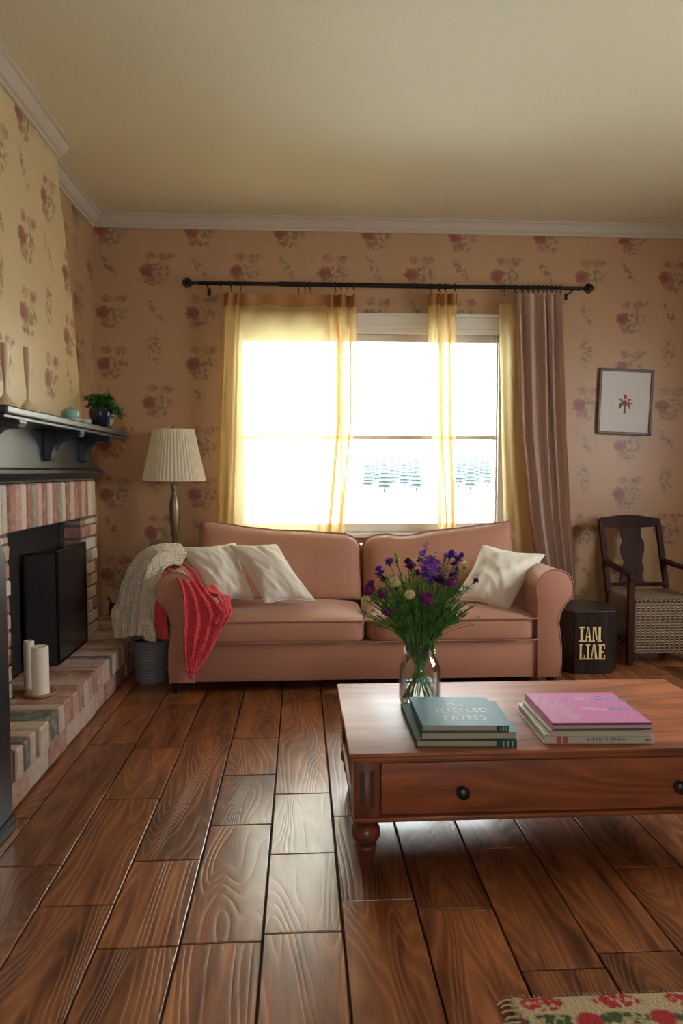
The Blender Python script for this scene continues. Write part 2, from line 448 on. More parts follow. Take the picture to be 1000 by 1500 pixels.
M['glass'] = thin_glass('jar_glass', (.965, .985, .98), 1.45, .65)
M['water'] = thin_glass('jar_water', (.97, .99, .98), 1.2, .3)
M['pane'] = None

# ------------------------------------------------------------------ ROOM
# floor boards: columns with the end joints read off the floor, the rest at random
bm = B()
PW = .2; X0F = -.097
def joint(px, py): return at_z(px, py, 0).y
J = {-1: [joint(360, 1135), joint(350, 1208), 3.05], 0: [joint(404, 1048), joint(440, 1162), joint(440, 1250), joint(430, 1366)],
     -2: [joint(240, 1260), joint(190, 1388), 3.1], -3: [joint(105, 1326), joint(195, 1170)], -4: [joint(40, 1268), joint(150, 1090)],
     1: [joint(520, 1195), joint(550, 1319)], 2: [joint(655, 1331)], 3: [joint(720, 1242), joint(810, 1420)], 5: [joint(940, 1270)]}
rj = random.Random(3)
xk = -12
gap = .0025
while True:
    xa = X0F + PW * xk; xb = xa + PW
    if xa > XR: break
    if xb > XL - .05:
        js = list(J.get(xk, []))
        lo = min(js) if js else 2.0 + rj.random() * .6; hi = max(js) if js else lo
        if not js: js = [lo]
        y = lo
        while y > YR: y -= .55 + rj.random() * .6; js.append(y)
        y = hi
        while y < YW: y += .45 + rj.random() * .6; js.append(y)
        js.sort()
        for a, b_ in zip(js, js[1:]):
            y0 = max(a, YR); y1 = min(b_, YW)
            if y1 - y0 < .05: continue
            dz = -rj.random() * .0012
            box(bm, max(xa, XL) + gap, min(xb, XR) - gap, y0 + gap * .8, y1 - gap * .8, -.02, dz, bev=.0025, seg=2)
    xk += 1
fl = struct('floor', bm, M['floor'], smooth=False)
bm = B(); box(bm, XL - .2, XR + .2, YR - .2, YW + .2, -.08, -.012); sf = struct('floor_underlay', bm, M['subfloor'])
sf.name = 'subfloor'; sf.parent = fl; del sf['kind']

bm = B(); box(bm, XL - .2, XR + .2, YR - .2, YW + .2, ZC, ZC + .1); struct('ceiling', bm, M['ceiling'])
def wall_y(name, y0, y1, hx0, hx1, hz0, hz1, m):
    bm = B()
    box(bm, XL - .2, hx0, y0, y1, 0, ZC); box(bm, hx1, XR + .2, y0, y1, 0, ZC)
    box(bm, hx0, hx1, y0, y1, 0, hz0); box(bm, hx0, hx1, y0, y1, hz1, ZC)
    return struct(name, bm, m)
wall_y('wall_back', YW, YW + .16, WX0, WX1, WZ0, WZ1, M['paper_x'])
wall_y('wall_front', YR - .16, YR, BX0, BX1, BZ0, BZ1, M['paper_x'])
bm = B(); box(bm, XL - .16, XL, YR, YW, 0, ZC); struct('wall_left', bm, M['paper_y'])
bm = B()
box(bm, XR, XR + .16, YR, RY0, 0, ZC); box(bm, XR, XR + .16, RY1, YW, 0, ZC); box(bm, XR, XR + .16, RY0, RY1, 0, RZ0); box(bm, XR, XR + .16, RY0, RY1, RZ1, ZC)
struct('wall_right', bm, M['paper_y'])

# chimney breast, narrowing toward the ceiling on its far side
XB = -1.2

FY1 = at_x(142, 760, -1.19).y
cb = [(ZC, at_x(82, 215, XB).y), (2.5, at_x(88, 275, XB).y)] + [(at_x(px, py, XB).z, at_x(px, py, XB).y) for px, py in ((93, 322), (101, 400), (109, 480), (114, 540), (118, 596))] + [(1.17, FY1 - .03), (1.10, FY1)]
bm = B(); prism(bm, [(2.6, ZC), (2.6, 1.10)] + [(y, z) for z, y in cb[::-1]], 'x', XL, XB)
struct('wall_chimney_breast', bm, M['paper_breast_lit'])

# crown moulding
CP = [(0, 0), (0, -.075), (.012, -.075), (.016, -.062), (.03, -.056), (.05, -.03), (.058, -.018), (.07, -.014), (.07, 0)]
def crown(name, p0, p1, out):
    bm = B()
    d = (Vector(p1) - Vector(p0)).normalized(); o = Vector(out); e = .0
    sweep(bm, CP, [(p0, o, (0, 0, 1)), (p1, o, (0, 0, 1))])
    return struct(name, bm, M['crown'])
crown('trim_1', (XL, YW, ZC), (XR, YW, ZC), (0, -1, 0))
crown('trim_2', (XL, cb[0][1], ZC), (XL, YW, ZC), (1, 0, 0))
crown('trim_3', (XB, 2.55, ZC), (XB, cb[0][1] + .02, ZC), (1, 0, 0))
crown('trim_4', (XL, YR, ZC), (XL, 2.55, ZC), (1, 0, 0))
crown('trim_5', (XR, YR, ZC), (XR, YW, ZC), (-1, 0, 0))
bm = B(); sweep(bm, [(0, 0), (.018, 0), (.018, .09), (.01, .11), (0, .115)], [((XL, YW, 0), (0, -1, 0), (0, 0, 1)), ((XR, YW, 0), (0, -1, 0), (0, 0, 1))])
struct('baseboard_back', bm, M['crown'])

# window in the back wall: three tall double-hung sashes under one head casing
bm = B()
hz = at_y(560, 462, YW - .02).z
box(bm, WX0 - .09, WX1 + .09, YW - .022, YW, WZ1 - .01, hz, .004)
box(bm, WX0 - .11, WX1 + .11, YW - .04, YW, hz - .012, hz + .012, .004)
box(bm, WX0 - .10, WX1 + .10, YW - .032, YW, WZ1 + .02, WZ1 + .045, .004)
box(bm, WX0 - .09, WX0 + .01, YW - .022, YW, WZ0, WZ1, .003); box(bm, WX1 - .01, WX1 + .09, YW - .022, YW, WZ0, WZ1, .003)
win = struct('window_1', bm, M['white_frame'])
bm = B(); box(bm, WX0 - .12, WX1 + .12, YW - .06, YW + .1, WZ0 - .03, WZ0, .006); obj('window_sill', bm, M['white_frame'], win)
bm = B()
uw = (WX1 - WX0) / 3
zm = at_y(570, 641, YW + .08).z
WF = [0, .385, .775, 1]
for i in range(3):
    a = WX0 + (WX1 - WX0) * WF[i]; b_ = WX0 + (WX1 - WX0) * WF[i + 1]
    t = .012
    box(bm, a, a + t, YW + .03, YW + .1, WZ0, WZ1, .004); box(bm, b_ - t, b_, YW + .03, YW + .1, WZ0, WZ1, .004)
    box(bm, a + t, b_ - t, YW + .06, YW + .1, WZ1 - .05, WZ1, .003); box(bm, a + t, b_ - t, YW + .03, YW + .07, WZ0, WZ0 + .06, .003)
    box(bm, a + t, b_ - t, YW + .05, YW + .09, zm - .013, zm + .013, .003)
obj('sash', bm, M['white_frame'], win)
g = bpy.data.materials.new('window_glass'); g.use_nodes = True; gn = g.node_tree.nodes; gn.remove(gn['Principled BSDF'])
tr = gn.new('ShaderNodeBsdfTransparent'); tr.inputs[0].default_value = (.97, .99, .98, 1)
gl = gn.new('ShaderNodeBsdfGlossy'); gl.inputs['Roughness'].default_value = .02
fr = gn.new('ShaderNodeFresnel'); mxs = gn.new('ShaderNodeMixShader')
g.node_tree.links.new(fr.outputs[0], mxs.inputs[0]); g.node_tree.links.new(tr.outputs[0], mxs.inputs[1]); g.node_tree.links.new(gl.outputs[0], mxs.inputs[2])
g.node_tree.links.new(mxs.outputs[0], gn['Material Output'].inputs[0])
M['pane'] = g
for i in range(3):
    a = WX0 + (WX1 - WX0) * WF[i] + .012; b_ = WX0 + (WX1 - WX0) * WF[i + 1] - .012
    bm = B(); box(bm, a, b_, YW + .068, YW + .072, WZ0 + .05, WZ1 - .04); obj('pane', bm, M['pane'], win)
# outdoors: bright ground and a far line of conifers
outg = mat('pale_field', (.80, .84, .82), .9)
bm = B(); box(bm, -150, 150, YW + 1.0, 160, -.9, -.6); o = struct('ground_outside', bm, outg)
bm = B(); box(bm, XR + .5, 60, -40, YW + .9, -.9, -.6); o = struct('ground_side', bm, outg)
treem = mat('far_conifer', (.061, .075, .079), .9)
rt = random.Random(5)
def conifer(name, label, x, y, h, w):
    bm = B(); z0 = -.6
    n = 9
    for k in range(n):
        zb = z0 + h * (.08 + .84 * k / n); r = w * (1 - k / n) ** .8 * (1 + .15 * rt.uniform(-1, 1)); zt = zb + h * .24
        lathe(bm, [(r, zb), (r * .55, zb + (zt - zb) * .35), (.01, min(zt, z0 + h))], (x, y, 0), 12, cap=False, ridge=lambda kk, j: 1 + .18 * math.sin(kk * 2.6 + k) if j < 2 else 1)
    tube(bm, [(x, y, z0), (x, y, z0 + h * .3)], w * .1)
    o = obj(name, bm, treem); tag(o, label, 'tree', 'distant conifers across the field')
for i in range(17):
    px = [563, 574, 583, 592, 601, 610, 545, 552, 672, 680, 689, 697, 706, 714, 722, 538, 730][i]
    yd = 58 + 3.4 * ((i * 7) % 17)
    top = 652 + rt.uniform(0, 9) + (8 if px < 556 or px > 716 else 0)
    p = at_y(px, top, yd)
    conifer('conifer', 'hazy conifer in the distant tree line seen through the window', p.x, yd, p.z + .6, .75)

# ------------------------------------------------------------------ FIREPLACE (brick)
rb = random.Random(11)
def brick(bm, x0, x1, y0, y1, z0, z1, j=.004):
    vs = box(bm, x0, x1, y0, y1, z0, z1, bev=.006, seg=1)
    a = rb.uniform(-j, j); 
    for v in vs:
        if v.is_valid:
            v.co += Vector((nz(v.co.x * 30, v.co.y * 30, v.co.z * 30) * .003 + a, nz(v.co.y * 25, 3, v.co.z * 25) * .002, nz(v.co.z * 30, v.co.x * 30, 7) * .002))
ZH = .215; XF = -1.19; OY0, OY1, OZ = 3.0, 3.96, .89
FY0 = 2.62; ZB = 1.10
fp = thing('brick_fireplace', 'whitewashed red brick fireplace with a raised brick hearth along the left wall', 'fireplace', (XF, 3.48, 0))
HX = -.955
bm = B()
y = 2.345
while y < YW - .03:                         # lower stretcher course
    l = rb.uniform(.19, .22); brick(bm, HX - .1, HX - .012, y, min(y + l, YW) - .01, .008, .10); y += l
y = 2.345
while y < YW - .05:                         # upright edge course running back
    w = .066 if rb.random() < .75 else .1; brick(bm, -1.30, HX + rb.uniform(-.006, .008), y, min(y + w, YW - .004) - .008, .108, ZH); y += w
obj('hearth', bm, M['brick_top'], fp)
bm = B(); box(bm, XL + .002, HX - .022, 2.35, YW - .004, .0, ZH - .008); obj('hearth_mortar', bm, M['mortar'], fp)
bm = B()
y = FY0
while y < FY1 - .02:                        # soldier course over the opening
    w = .0655 + rb.uniform(-.006, .008); y1 = min(y + w, FY1); brick(bm, XF - .08, XF, y, y1 - .007, OZ + .004, ZB - .004, .003); y += w
obj('lintel_course', bm, M['brick'], fp)
for (ya, yb) in ((FY0, OY0), (OY1, FY1)):   # jambs
    bm = B(); z = ZH; k = 0
    while z < OZ - .02:
        h = .071; 
        sp = [0, 1] if k % 2 == 0 else [0, .5, 1]
        if yb - ya > .3: sp = [0, .6, 1] if k % 2 == 0 else [0, .3, .85, 1]
        for a, b_ in zip(sp, sp[1:]):
            brick(bm, XF - .1, XF, ya + (yb - ya) * a, ya + (yb - ya) * b_ - .008, z, min(z + h, OZ) - .009)
        z += h; k += 1
    obj('jamb', bm, M['brick'], fp)
bm = B()                                     # far return of the brickwork
z = ZH; k = 0
while z < ZB - .02:
    sp = [0, 1] if k % 2 else [0, .45, 1]
    for a, b_ in zip(sp, sp[1:]):
        brick(bm, XL + .004 + (XF - .012 - XL) * a, XL + (XF - .004 - XL) * b_ - .004, FY1 - .02, FY1 + .006, z, min(z + .071, ZB) - .009)
    z += .071; k += 1
obj('side_return', bm, M['brick'], fp)
bm = B()
box(bm, XL + .002, XF - .008, FY0 + .004, OY0 - .006, ZH, ZB - .004); box(bm, XL + .002, XF - .008, OY1 + .004, FY1 - .006, ZH, ZB - .004)
box(bm, XL + .002, XF - .008, OY0 - .006, OY1 + .004, OZ + .006, ZB - .004)
obj('mortar_core', bm, M['mortar'], fp)
bm = B()                                     # sooty firebox with brick courses on its far cheek
box(bm, XL + .004, XL + .014, OY0 - .1, OY1, ZH, OZ + .02)
obj('firebox_back', bm, M['soot'], fp)
bm = B(); z = ZH
while z < OZ - .03:
    brick(bm, XL + .01, XF - .1, OY1 - .012, OY1 + .003, z, min(z + .071, OZ) - .009); z += .071
obj('firebox_cheek', bm, mat('sooty_cheek', (.05, .042, .036), .9, bump=(40, .5)), fp)

# fire screen: two hinged dark panels
t = thing('fire_screen', 'black framed folding fire screen of dark glass in the brick fireplace opening', 'fire screen', (-1.17, 3.55, ZH))
F0 = at_x(86, 966, -1.165); zt = at_x(86, 808, -1.165).z
yf = F0.y
def screen_panel(a, b_, z0, z1):
    a = Vector((a[0], a[1], 0)); b_ = Vector((b_[0], b_[1], 0)); d = (b_ - a); n = Vector((-d.y, d.x, 0)).normalized() * .006
    f = B()
    def bar(p, q, w):
        M_ = None
        tube(f, [p, q], w, n=6)
    z0v = Vector((0, 0, z0)); z1v = Vector((0, 0, z1))
    for p, q in ((a + z0v, b_ + z0v), (a + z1v, b_ + z1v), (a + z0v, a + z1v), (b_ + z0v, b_ + z1v)): bar(p, q, .007)
    m_ = (a + b_) / 2
    fo = obj('panel_frame', f, M['black_metal'], t, True)
    g_ = B(); n *= .3
    v = [g_.verts.new(p) for p in (a + z0v + n, b_ + z0v + n, b_ + z1v + n, a + z1v + n, a + z0v - n, b_ + z0v - n, b_ + z1v - n, a + z1v - n)]
    for q in ((0, 1, 2, 3), (7, 6, 5, 4), (0, 4, 5, 1), (1, 5, 6, 2), (2, 6, 7, 3), (3, 7, 4, 0)): g_.faces.new([v[i] for i in q])
    obj('screen_pane', g_, M['screen_mesh'], fo)
screen_panel((-1.165, yf), (-1.17, OY1 - .01), ZH + .008, zt)
screen_panel((-1.165, yf), (-1.285, at_x(37, 900, -1.285).y), ZH + .008, zt)

# ------------------------------------------------------------------ MANTELPIECE (black)
mp_ = thing('mantelpiece', 'black painted wooden mantel shelf with scrolled brackets above the brick', 'mantelpiece', (XB, 3.4, ZB))
SX = -1.0; SY0, SY1 = 2.53, at_x(191, 628, -1.0).y; SZ = 1.378
bm = B(); box(bm, XB - .1, SX, SY0, SY1, SZ - .028, SZ, .006); box(bm, XB, SX - .02, SY0 + .02, SY1 - .02, SZ - .042, SZ - .028, .004)
obj('shelf', bm, M['black_paint'], mp_)
bm = B(); prism(bm, [(2.6, SZ - .03), (2.6, ZB + .004), (FY1 - .01, ZB + .004), (FY1 - .04, 1.17), (interp(sorted(cb), 1.29), 1.29), (interp(sorted(cb), SZ - .03), SZ - .03)], 'x', XB - .02, XB + .012)
obj('frieze_panel', bm, M['black_paint'], mp_)
bm = B()
prof = [(0, .0), (.03, .0), (.042, .006), (.046, .018), (.056, .026), (.062, .038), (.056, .052), (.046, .058), (.03, .062), (0, .064)]
sweep(bm, prof, [((XB, 2.58, ZB + .002), (1, 0, 0), (0, 0, 1)), ((XB, (FY1 - .03), ZB + .002), (1, 0, 0), (0, 0, 1))])
lathe(bm, [(p[0] * 1.0, p[1]) for p in prof[1:-1]], (XB, (FY1 - .03), ZB + .002), 24)
obj('moulding', bm, M['black_paint'], mp_, True)
for yb in (2.72, 3.44, 3.97):
    bm = B()
    pr = [(0, SZ - .03), (.165, SZ - .03), (.17, SZ - .052), (.162, SZ - .068), (.15, SZ - .064), (.135, SZ - .066)]
    for k in range(9):
        a = k / 8 * PI / 2; pr.append((.125 - .088 * math.sin(a), SZ - .145 + .075 * math.cos(a) ))
    pr += [(.034, SZ - .165), (.03, SZ - .178), (.012, SZ - .182), (0, SZ - .17)]
    prism(bm, [(XB + .012 + a, z) for a, z in pr], 'y', yb - .035, yb + .035, bev=.004)
    obj('bracket', bm, M['black_paint'], mp_)

# ------------------------------------------------------------------ things on the mantel
def candlestick(px, label, H=.245):
    x = -1.045; yb = at_x(px, 603, x).y
    t = thing('candlestick', label, 'candlestick', (x, yb, SZ), 'tall turned wooden candlesticks on the mantel')
    bm = B(); lathe(bm, [(.0, 0), (.040, 0), (.041, .006), (.034, .012), (.028, .016), (.024, .026), (.014, .036), (.006, .05), (.0062, .08), (.009, .12), (.0125, .155), (.014, H - .045), (.014, H - .037)], (x, yb, SZ), 24)
    obj('stem', bm, M['pale_wood'], t, True)
    bm = B(); lathe(bm, [(.0, H - .037), (.013, H - .037), (.0142, H - .033), (.014, H - .004), (.013, H), (.0, H)], (x, yb, SZ), 24)
    obj('socket', bm, M['pale_wood'], t, True)
candlestick(9, 'tall turned pale wood candlestick at the near end of the mantel shelf', .225)
candlestick(42, 'tall turned pale wood candlestick on the mantel, nearer the teal bowl')
def onshelf(px, x=-1.06): return at_x(px, 640, x).y
yb = onshelf(104, -1.08)
bm = B(); lathe(bm, [(0, 0), (.03, 0), (.047, .012), (.05, .018), (.046, .017), (.03, .008), (0, .007)], (-1.08, yb, SZ), 28)
tag(obj('saucer', bm, M['white_china'], None, True), 'pale grey saucer under the teal lidded jar on the mantel', 'saucer')
t = thing('lidded_jar', 'small round celadon teal lidded jar on the mantel shelf', 'jar', (-1.08, yb, SZ + .01))
bm = B(); lathe(bm, [(0, .0), (.022, .0), (.036, .012), (.041, .028), (.040, .034)], (-1.08, yb, SZ + .008), 28); obj('body', bm, M['teal'], t, True)
bm = B(); lathe(bm, [(.041, .034), (.038, .046), (.024, .056), (.006, .06), (.006, .066), (0, .067)], (-1.08, yb, SZ + .008), 28); obj('lid', bm, M['teal'], t, True)
yb = onshelf(124, -1.06)
bm = B(); lathe(bm, [(0, 0), (.02, 0), (.026, .006), (.036, .024), (.033, .024), (.02, .008), (0, .006)], (-1.06, yb, SZ), 28)
tag(obj('small_dish', bm, M['white_china'], None, True), 'little pale green dish between the teal jar and the potted plant', 'dish')
# potted plant
yb = onshelf(150, -1.06); px_, py_ = -1.06, yb
t = thing('potted_plant', 'leafy green trailing plant in a glossy black blue ribbed pot on the mantel', 'plant', (px_, py_, SZ))
bm = B(); lathe(bm, [(0, 0), (.04, 0), (.052, .015), (.062, .05), (.068, .085), (.064, .102), (.058, .102), (.06, .085), (0, .08)], (px_, py_, SZ), 48, ridge=lambda k, j: 1 + (.025 * math.cos(k * PI / 3) if 1 < j < 5 else 0))
obj('pot', bm, M['navy_pot'], t, True)
rl = random.Random(4)
def leaf(bm, p, d, n, l, w):
    d = Vector(d).normalized(); n = Vector(n).normalized(); s = d.cross(n)
    if s.length < 1e-3: s = d.cross(Vector((1, .3, .2)))
    s.normalize(); n = s.cross(d)
    p = Vector(p)
    P = [p, p + d * l * .35 + s * w * .5 + n * l * .06, p + d * l * .7 + s * w * .4 + n * l * .05, p + d * l, p + d * l * .7 - s * w * .4 + n * l * .05, p + d * l * .35 - s * w * .5 + n * l * .06, p + d * l * .5]
    v = [bm.verts.new(q) for q in P]
    for a, b_, c in ((0, 1, 6), (1, 2, 6), (2, 3, 6), (3, 4, 6), (4, 5, 6), (5, 0, 6)): bm.faces.new((v[a], v[b_], v[c]))
bl = B(); bs = B()
for i in range(46):
    a = rl.uniform(0, 2 * PI); rr = rl.uniform(.02, .085); hh = rl.uniform(.0, .065)
    if i < 9: a = rl.uniform(-.7, .9); rr = rl.uniform(.09, .125); hh = rl.uniform(-.06, .04)
    base = Vector((px_, py_, SZ + .085)); tip = base + Vector((rr * math.cos(a), rr * math.sin(a), .012 + hh))
    midp = base + Vector((rr * .5 * math.cos(a), rr * .5 * math.sin(a), .035 + max(hh, 0) * .8))
    pts = spline([base, midp, tip], 5); tube(bs, pts, .0013, 4)
    for q in pts[4:]:
        for k in range(3):
            dd = Vector((rl.uniform(-1, 1), rl.uniform(-1, 1), rl.uniform(-.5, .8))); leaf(bl, q, dd, (rl.uniform(-.4, .4), rl.uniform(-.4, .4), 1), rl.uniform(.014, .024), rl.uniform(.011, .018))
obj('foliage', bl, M['leaf'], t, True); obj('stems', bs, M['leaf'], t, True)

# pillar candles on a round wooden plate on the hearth
c0 = at_z(58, 995, ZH + .018)
cx, cyy = -1.085, at_x(58, 995, -1.085).y
bm = B(); lathe(bm, [(0, 0), (.05, 0), (.062, .006), (.066, .014), (.066, .018), (.058, .018), (.05, .012), (0, .012)], (cx + .0, cyy + .015, ZH), 40)
tag(obj('wooden_plate', bm, M['plate_wood'], None, True), 'round light wooden plate under two candles on the brick hearth', 'plate')
def candle(x, y, r, h, label):
    t = thing('pillar_candle', label, 'candle', (x, y, ZH + .012), 'pillar candles on the hearth')
    bm = B(); lathe(bm, [(0, 0), (r, 0), (r, h * .5), (r, h - .004), (r - .004, h), (r * .6, h - .003), (0, h - .005)], (x, y, ZH + .0125), 32); obj('wax', bm, M['wax'], t, True)
    bm = B(); tube(bm, [(x, y, ZH + .01 + h - .006), (x + .001, y, ZH + .012 + h + .008)], .0012, 6); obj('wick', bm, M['legdark'], t)
candle(cx + .008, cyy - .012, .034, .20, 'ivory pillar candle standing in front on the wooden plate')
candle(-1.148, at_x(43, 985, -1.148).y, .022, .208, 'slimmer ivory pillar candle behind the front candle on the hearth')

# black upright cabinet at the near left
bm = B()
Xc = at_z(20, 1212, 0).x; Yc = at_z(20, 1212, 0).y
zt = .93
pr = [(Yc - .55, 0), (Yc, 0), (Yc, .80)]
pr = [(Yc, .04), (Yc, zt - .06)]
for k in range(7):
    a = k / 6 * PI / 2; pr.append((Yc - .06 * math.sin(a) - 0 * a, zt - .06 + .06 * (1 - math.cos(a)) if False else zt - .06 + .06 * math.sin(a)))
t = thing('side_cabinet', 'black painted wooden cabinet standing before the hearth at the left edge', 'cabinet', (Xc - .17, Yc - .3, 0))
sh = [(Yc, .045), (Yc, zt - .05), (Yc - .012, zt - .03), (Yc - .04, zt - .012), (Yc - .055, zt + .03), (Yc - .6, zt + .03), (Yc - .6, .045)]
bm = B(); prism(bm, sh, 'x', Xc - .36, Xc, bev=.006); obj('body', bm, M['black_paint'], t)
bm = B(); box(bm, Xc - .36, Xc + .006, Yc - .61, Yc + .006, 0, .045, .004); obj('plinth', bm, M['black_paint'], t)
bm = B(); box(bm, Xc - .33, Xc - .03, Yc - .612, Yc - .6, .08, zt - .03, .004); d_ = obj('door', bm, M['black_paint'], t)
bm = B(); lathe(bm, [(0, 0), (.006, 0), (.006, .012), (.014, .018), (.012, .028), (0, .03)], (0, 0, 0), 16)
for v in bm.verts: v.co = Vector((Xc - .06, Yc - .612 - v.co.z, .55 + v.co.x * 0)) + Vector((v.co.x, 0, v.co.y))
obj('knob', bm, M['brass'], d_, True)

# ------------------------------------------------------------------ CURTAINS
YC = 4.62
rp0 = at_y(291, 413, YC); rp1 = at_y(846, 424, YC)
rz = (rp0.z + rp1.z) / 2
rod = thing('curtain_rod', 'black iron curtain rod with round openwork finials across the window', 'curtain rod', (rp0.x, YC, rz))
bm = B(); tube(bm, [(rp0.x, YC, rz), (rp1.x, YC, rz)], .0125, 16); tube(bm, [(rp0.x + .5, YC, rz), (rp0.x + 1.6, YC, rz)], .0155, 16)
obj('pole', bm, M['black_metal'], rod, True)
for x, s in ((rp0.x, -1), (rp1.x, 1)):
    bm = B()
    prof = [(.008, 0), (.016, .004), (.016, .012), (.008, .016), (.008, .03), (.015, .038), (.008, .046), (.012, .052)]
    lathe(bm, prof, (0, 0, 0), 16)
    for k in range(6):   # openwork cage
        a = k * PI / 3; pts = []
        for q in range(9):
            f = q / 8 * PI; r = .028 * math.sin(f); z = .052 + .032 * (1 - math.cos(f)); aa = a + f * .45
            pts.append((r * math.cos(aa), r * math.sin(aa), z))
        tube(bm, pts, .0045, 6)
    lathe(bm, [(.0, .062), (.017, .072), (.02, .084), (.017, .096), (0, .106)], (0, 0, 0), 12)
    lathe(bm, [(.009, .112), (.006, .118), (0, .124)], (0, 0, 0), 8)
    for v in bm.verts: v.co = Vector((x + s * v.co.z * .85, YC + v.co.x, rz + v.co.y))
    obj('finial', bm, M['black_metal'], rod, True)
for x in (rp0.x + .05, rp1.x - .03):
    bm = B(); tube(bm, spline([(x, YW, rz - .015), (x, YW - .05, rz - .015), (x, YC + .0, rz - .012)], 6), .005, 8); box(bm, x - .010, x + .010, YW - .006, YW, rz - .045, rz + .0, .002)
    obj('rod_bracket', bm, M['black_metal'], rod, True)
def ring(parent, px, drop=.028):
    x = at_y(px, 418, YC).x
    bm = B(); pts = [(x + .0015 * math.sin(k), YC + .022 * math.cos(k * 2 * PI / 20), rz - .004 + .022 * math.sin(k * 2 * PI / 20)) for k in range(21)]
    tube(bm, pts, .0028, 6, cap=False)
    tube(bm, spline([(x, YC, rz - .026), (x + .004, YC - .01, rz - .035), (x + .001, YC - .004, rz - .026 - drop)], 5), .0022, 5)
    obj('curtain_ring', bm, M['black_metal'], parent, True)
def curtain(name, label, edges, m, header, rings, amp, phase, xmap=None, nu=160, nv=60, zbot=.06, dy=0., kind='curtain', ztop=None):
    """edges: list of (py, left px, right px) from top down"""
    Y0 = YC - .004 + dy
    L = []; 
    for py, l, r in edges:
        a = at_y(l, py, Y0); b_ = at_y(r, py, Y0); L.append(((a.z + b_.z) / 2, a.x, b_.x))
    zt = L[0][0]
    L.append((zbot, L[-1][1] + .3 * (L[-1][1] - L[-2][1]), L[-1][2] + .3 * (L[-1][2] - L[-2][2])))
    tl = sorted([(z, a) for z, a, b_ in L]); tr_ = sorted([(z, b_) for z, a, b_ in L])
    root = thing(name, label, 'curtain', ((L[0][1] + L[0][2]) / 2, YC, zt), None)
    def f(u, z, off=0.):
        xl = interp(tl, z); xr = interp(tr_, z)
        g_ = xmap(u) if xmap else u
        a = amp(u) * (1 - .35 * sm(.25, 0, zt - z)) 
        wob = .25 * math.sin(3 * z + 9 * u) + .3 * nz(u * 6, z * .8, 3)
        y = Y0 + a * math.sin(2 * PI * phase(u) + wob) + off
        x = xl + (xr - xl) * g_ + a * .55 * math.cos(2 * PI * phase(u) * .5 + z) * min(1, u * 12, (1 - u) * 12)
        return Vector((x, y, z))
    hz_ = .075
    bm = B(); grid(bm, nu, nv, lambda u, v: f(u, zbot + (zt - zbot) * (1 - v)))
    obj('panel', bm, m, root, True)
    if header:
        bm = B(); grid(bm, nu, 6, lambda u, v: f(u, zt + .001 - v * (hz_ + .006 * math.sin(2 * PI * phase(u) * .5)), -.004)); obj('header_band', bm, header, root, True)
    for r in rings: ring(root, r)
    return root
def am_left(u): return .014 + .02 * sm(.22, .02, u) + .03 * sm(.72, .82, u)
def ph_left(u): return interp([(0, 0), (.2, 2.6), (.7, 5.5), (1, 11)], u)
def xm_left(u): return interp([(0, 0), (.2, .15), (.30, .24), (.70, .76), (.80, .84), (1, 1)], u)
curtain('sheer_curtain', 'wide yellow sheer curtain drawn across the left part of the window', [(431, 328, 521), (500, 326, 522), (620, 321, 521), (770, 316, 505)],
        M['sheer'], M['sheer_header'], (323, 338, 352, 437, 446, 454, 491, 499, 509, 518), am_left, ph_left, xm_left, nu=260)
curtain('sheer_curtain', 'narrow gathered sheer curtain hanging over the middle of the window', [(430, 627, 669), (520, 627, 668), (640, 632, 667), (770, 641, 668)],
        M['sheer'], M['sheer_header'], (630, 643, 652, 666), lambda u: .018 + .012 * u, lambda u: u * 4 + u * u * 1.5, None, nu=120)
curtain('sheer_curtain', 'narrow pale sheer curtain tucked beside the heavy mauve drape', [(446, 731, 766), (520, 732, 770), (640, 734, 776), (770, 738, 792)],
        M['sheer'], None, (738,), lambda u: .012, lambda u: u * 2.5, None, nu=80, dy=.02)
curtain('heavy_drape', 'heavy dusty pink drape gathered at the right side of the window', [(430, 756, 822), (520, 759, 824), (640, 763, 828), (760, 776, 834), (840, 789, 841)],
        M['drape'], None, (755, 765, 774, 781, 788, 795, 801, 808, 814, 820), lambda u: .024, lambda u: u * 8.5 + .4 * math.sin(u * 9), None, nu=220, dy=-.03)

# ------------------------------------------------------------------ SOFA
YF = 3.66
def X(px, y=YF, py=900): return at_y(px, py, y).x
xo0 = X(249); xo1 = X(820)
sofa = thing('sofa', 'salmon upholstered two cushion sofa with rolled arms under the window', 'sofa', ((xo0 + xo1) / 2, 4.1, 0))
YB = 4.50
zr = at_y(806, 862, YF).z; RR = .10
def armpoly():
    P = [(-.115, .062), (-.117, .30), (-.122, zr - .06)]
    for k in range(19):
        a = PI + .25 - k / 18 * (PI + .25 + 1.05)
        P.append((-.028 + RR * math.cos(a), zr + RR * math.sin(a)))
    P += [(-.002, zr - .13), (-.010, zr - .18), (-.004, .34), (.010, .22), (.012, .14), (.006, .062)]
    return P
AP = armpoly()
for s, xo in ((-1, xo0), (1, xo1)):
    bm = B(); poly = [(xo + s * a, z) for a, z in AP]
    if s < 0: poly = poly[::-1]
    prism(bm, poly, 'y', YF, YB, bev=.008, seg=2)
    arm = obj('arm', bm, M['sofa'], sofa, True, 40)
    bm = B(); pts = [(xo + s * a, YF + .002, z) for a, z in AP]; tube(bm, pts, .0042, 6); obj('piping', bm, M['piping'], arm, True)
xi0 = xo0 + .115; xi1 = xo1 - .115; xm = X(537.5)
bm = B(); box(bm, xi0 - .005, xi1 + .005, YF + .012, YB - .02, .062, .262, .01)
o_ = obj('base_rail', bm, M['sofa'], sofa, True, 40)
bm = B(); box(bm, xi0, xi1, YB - .16, YB, .062, .70, .03, 3); obj('back_frame', bm, M['sofa'], sofa, True, 40)
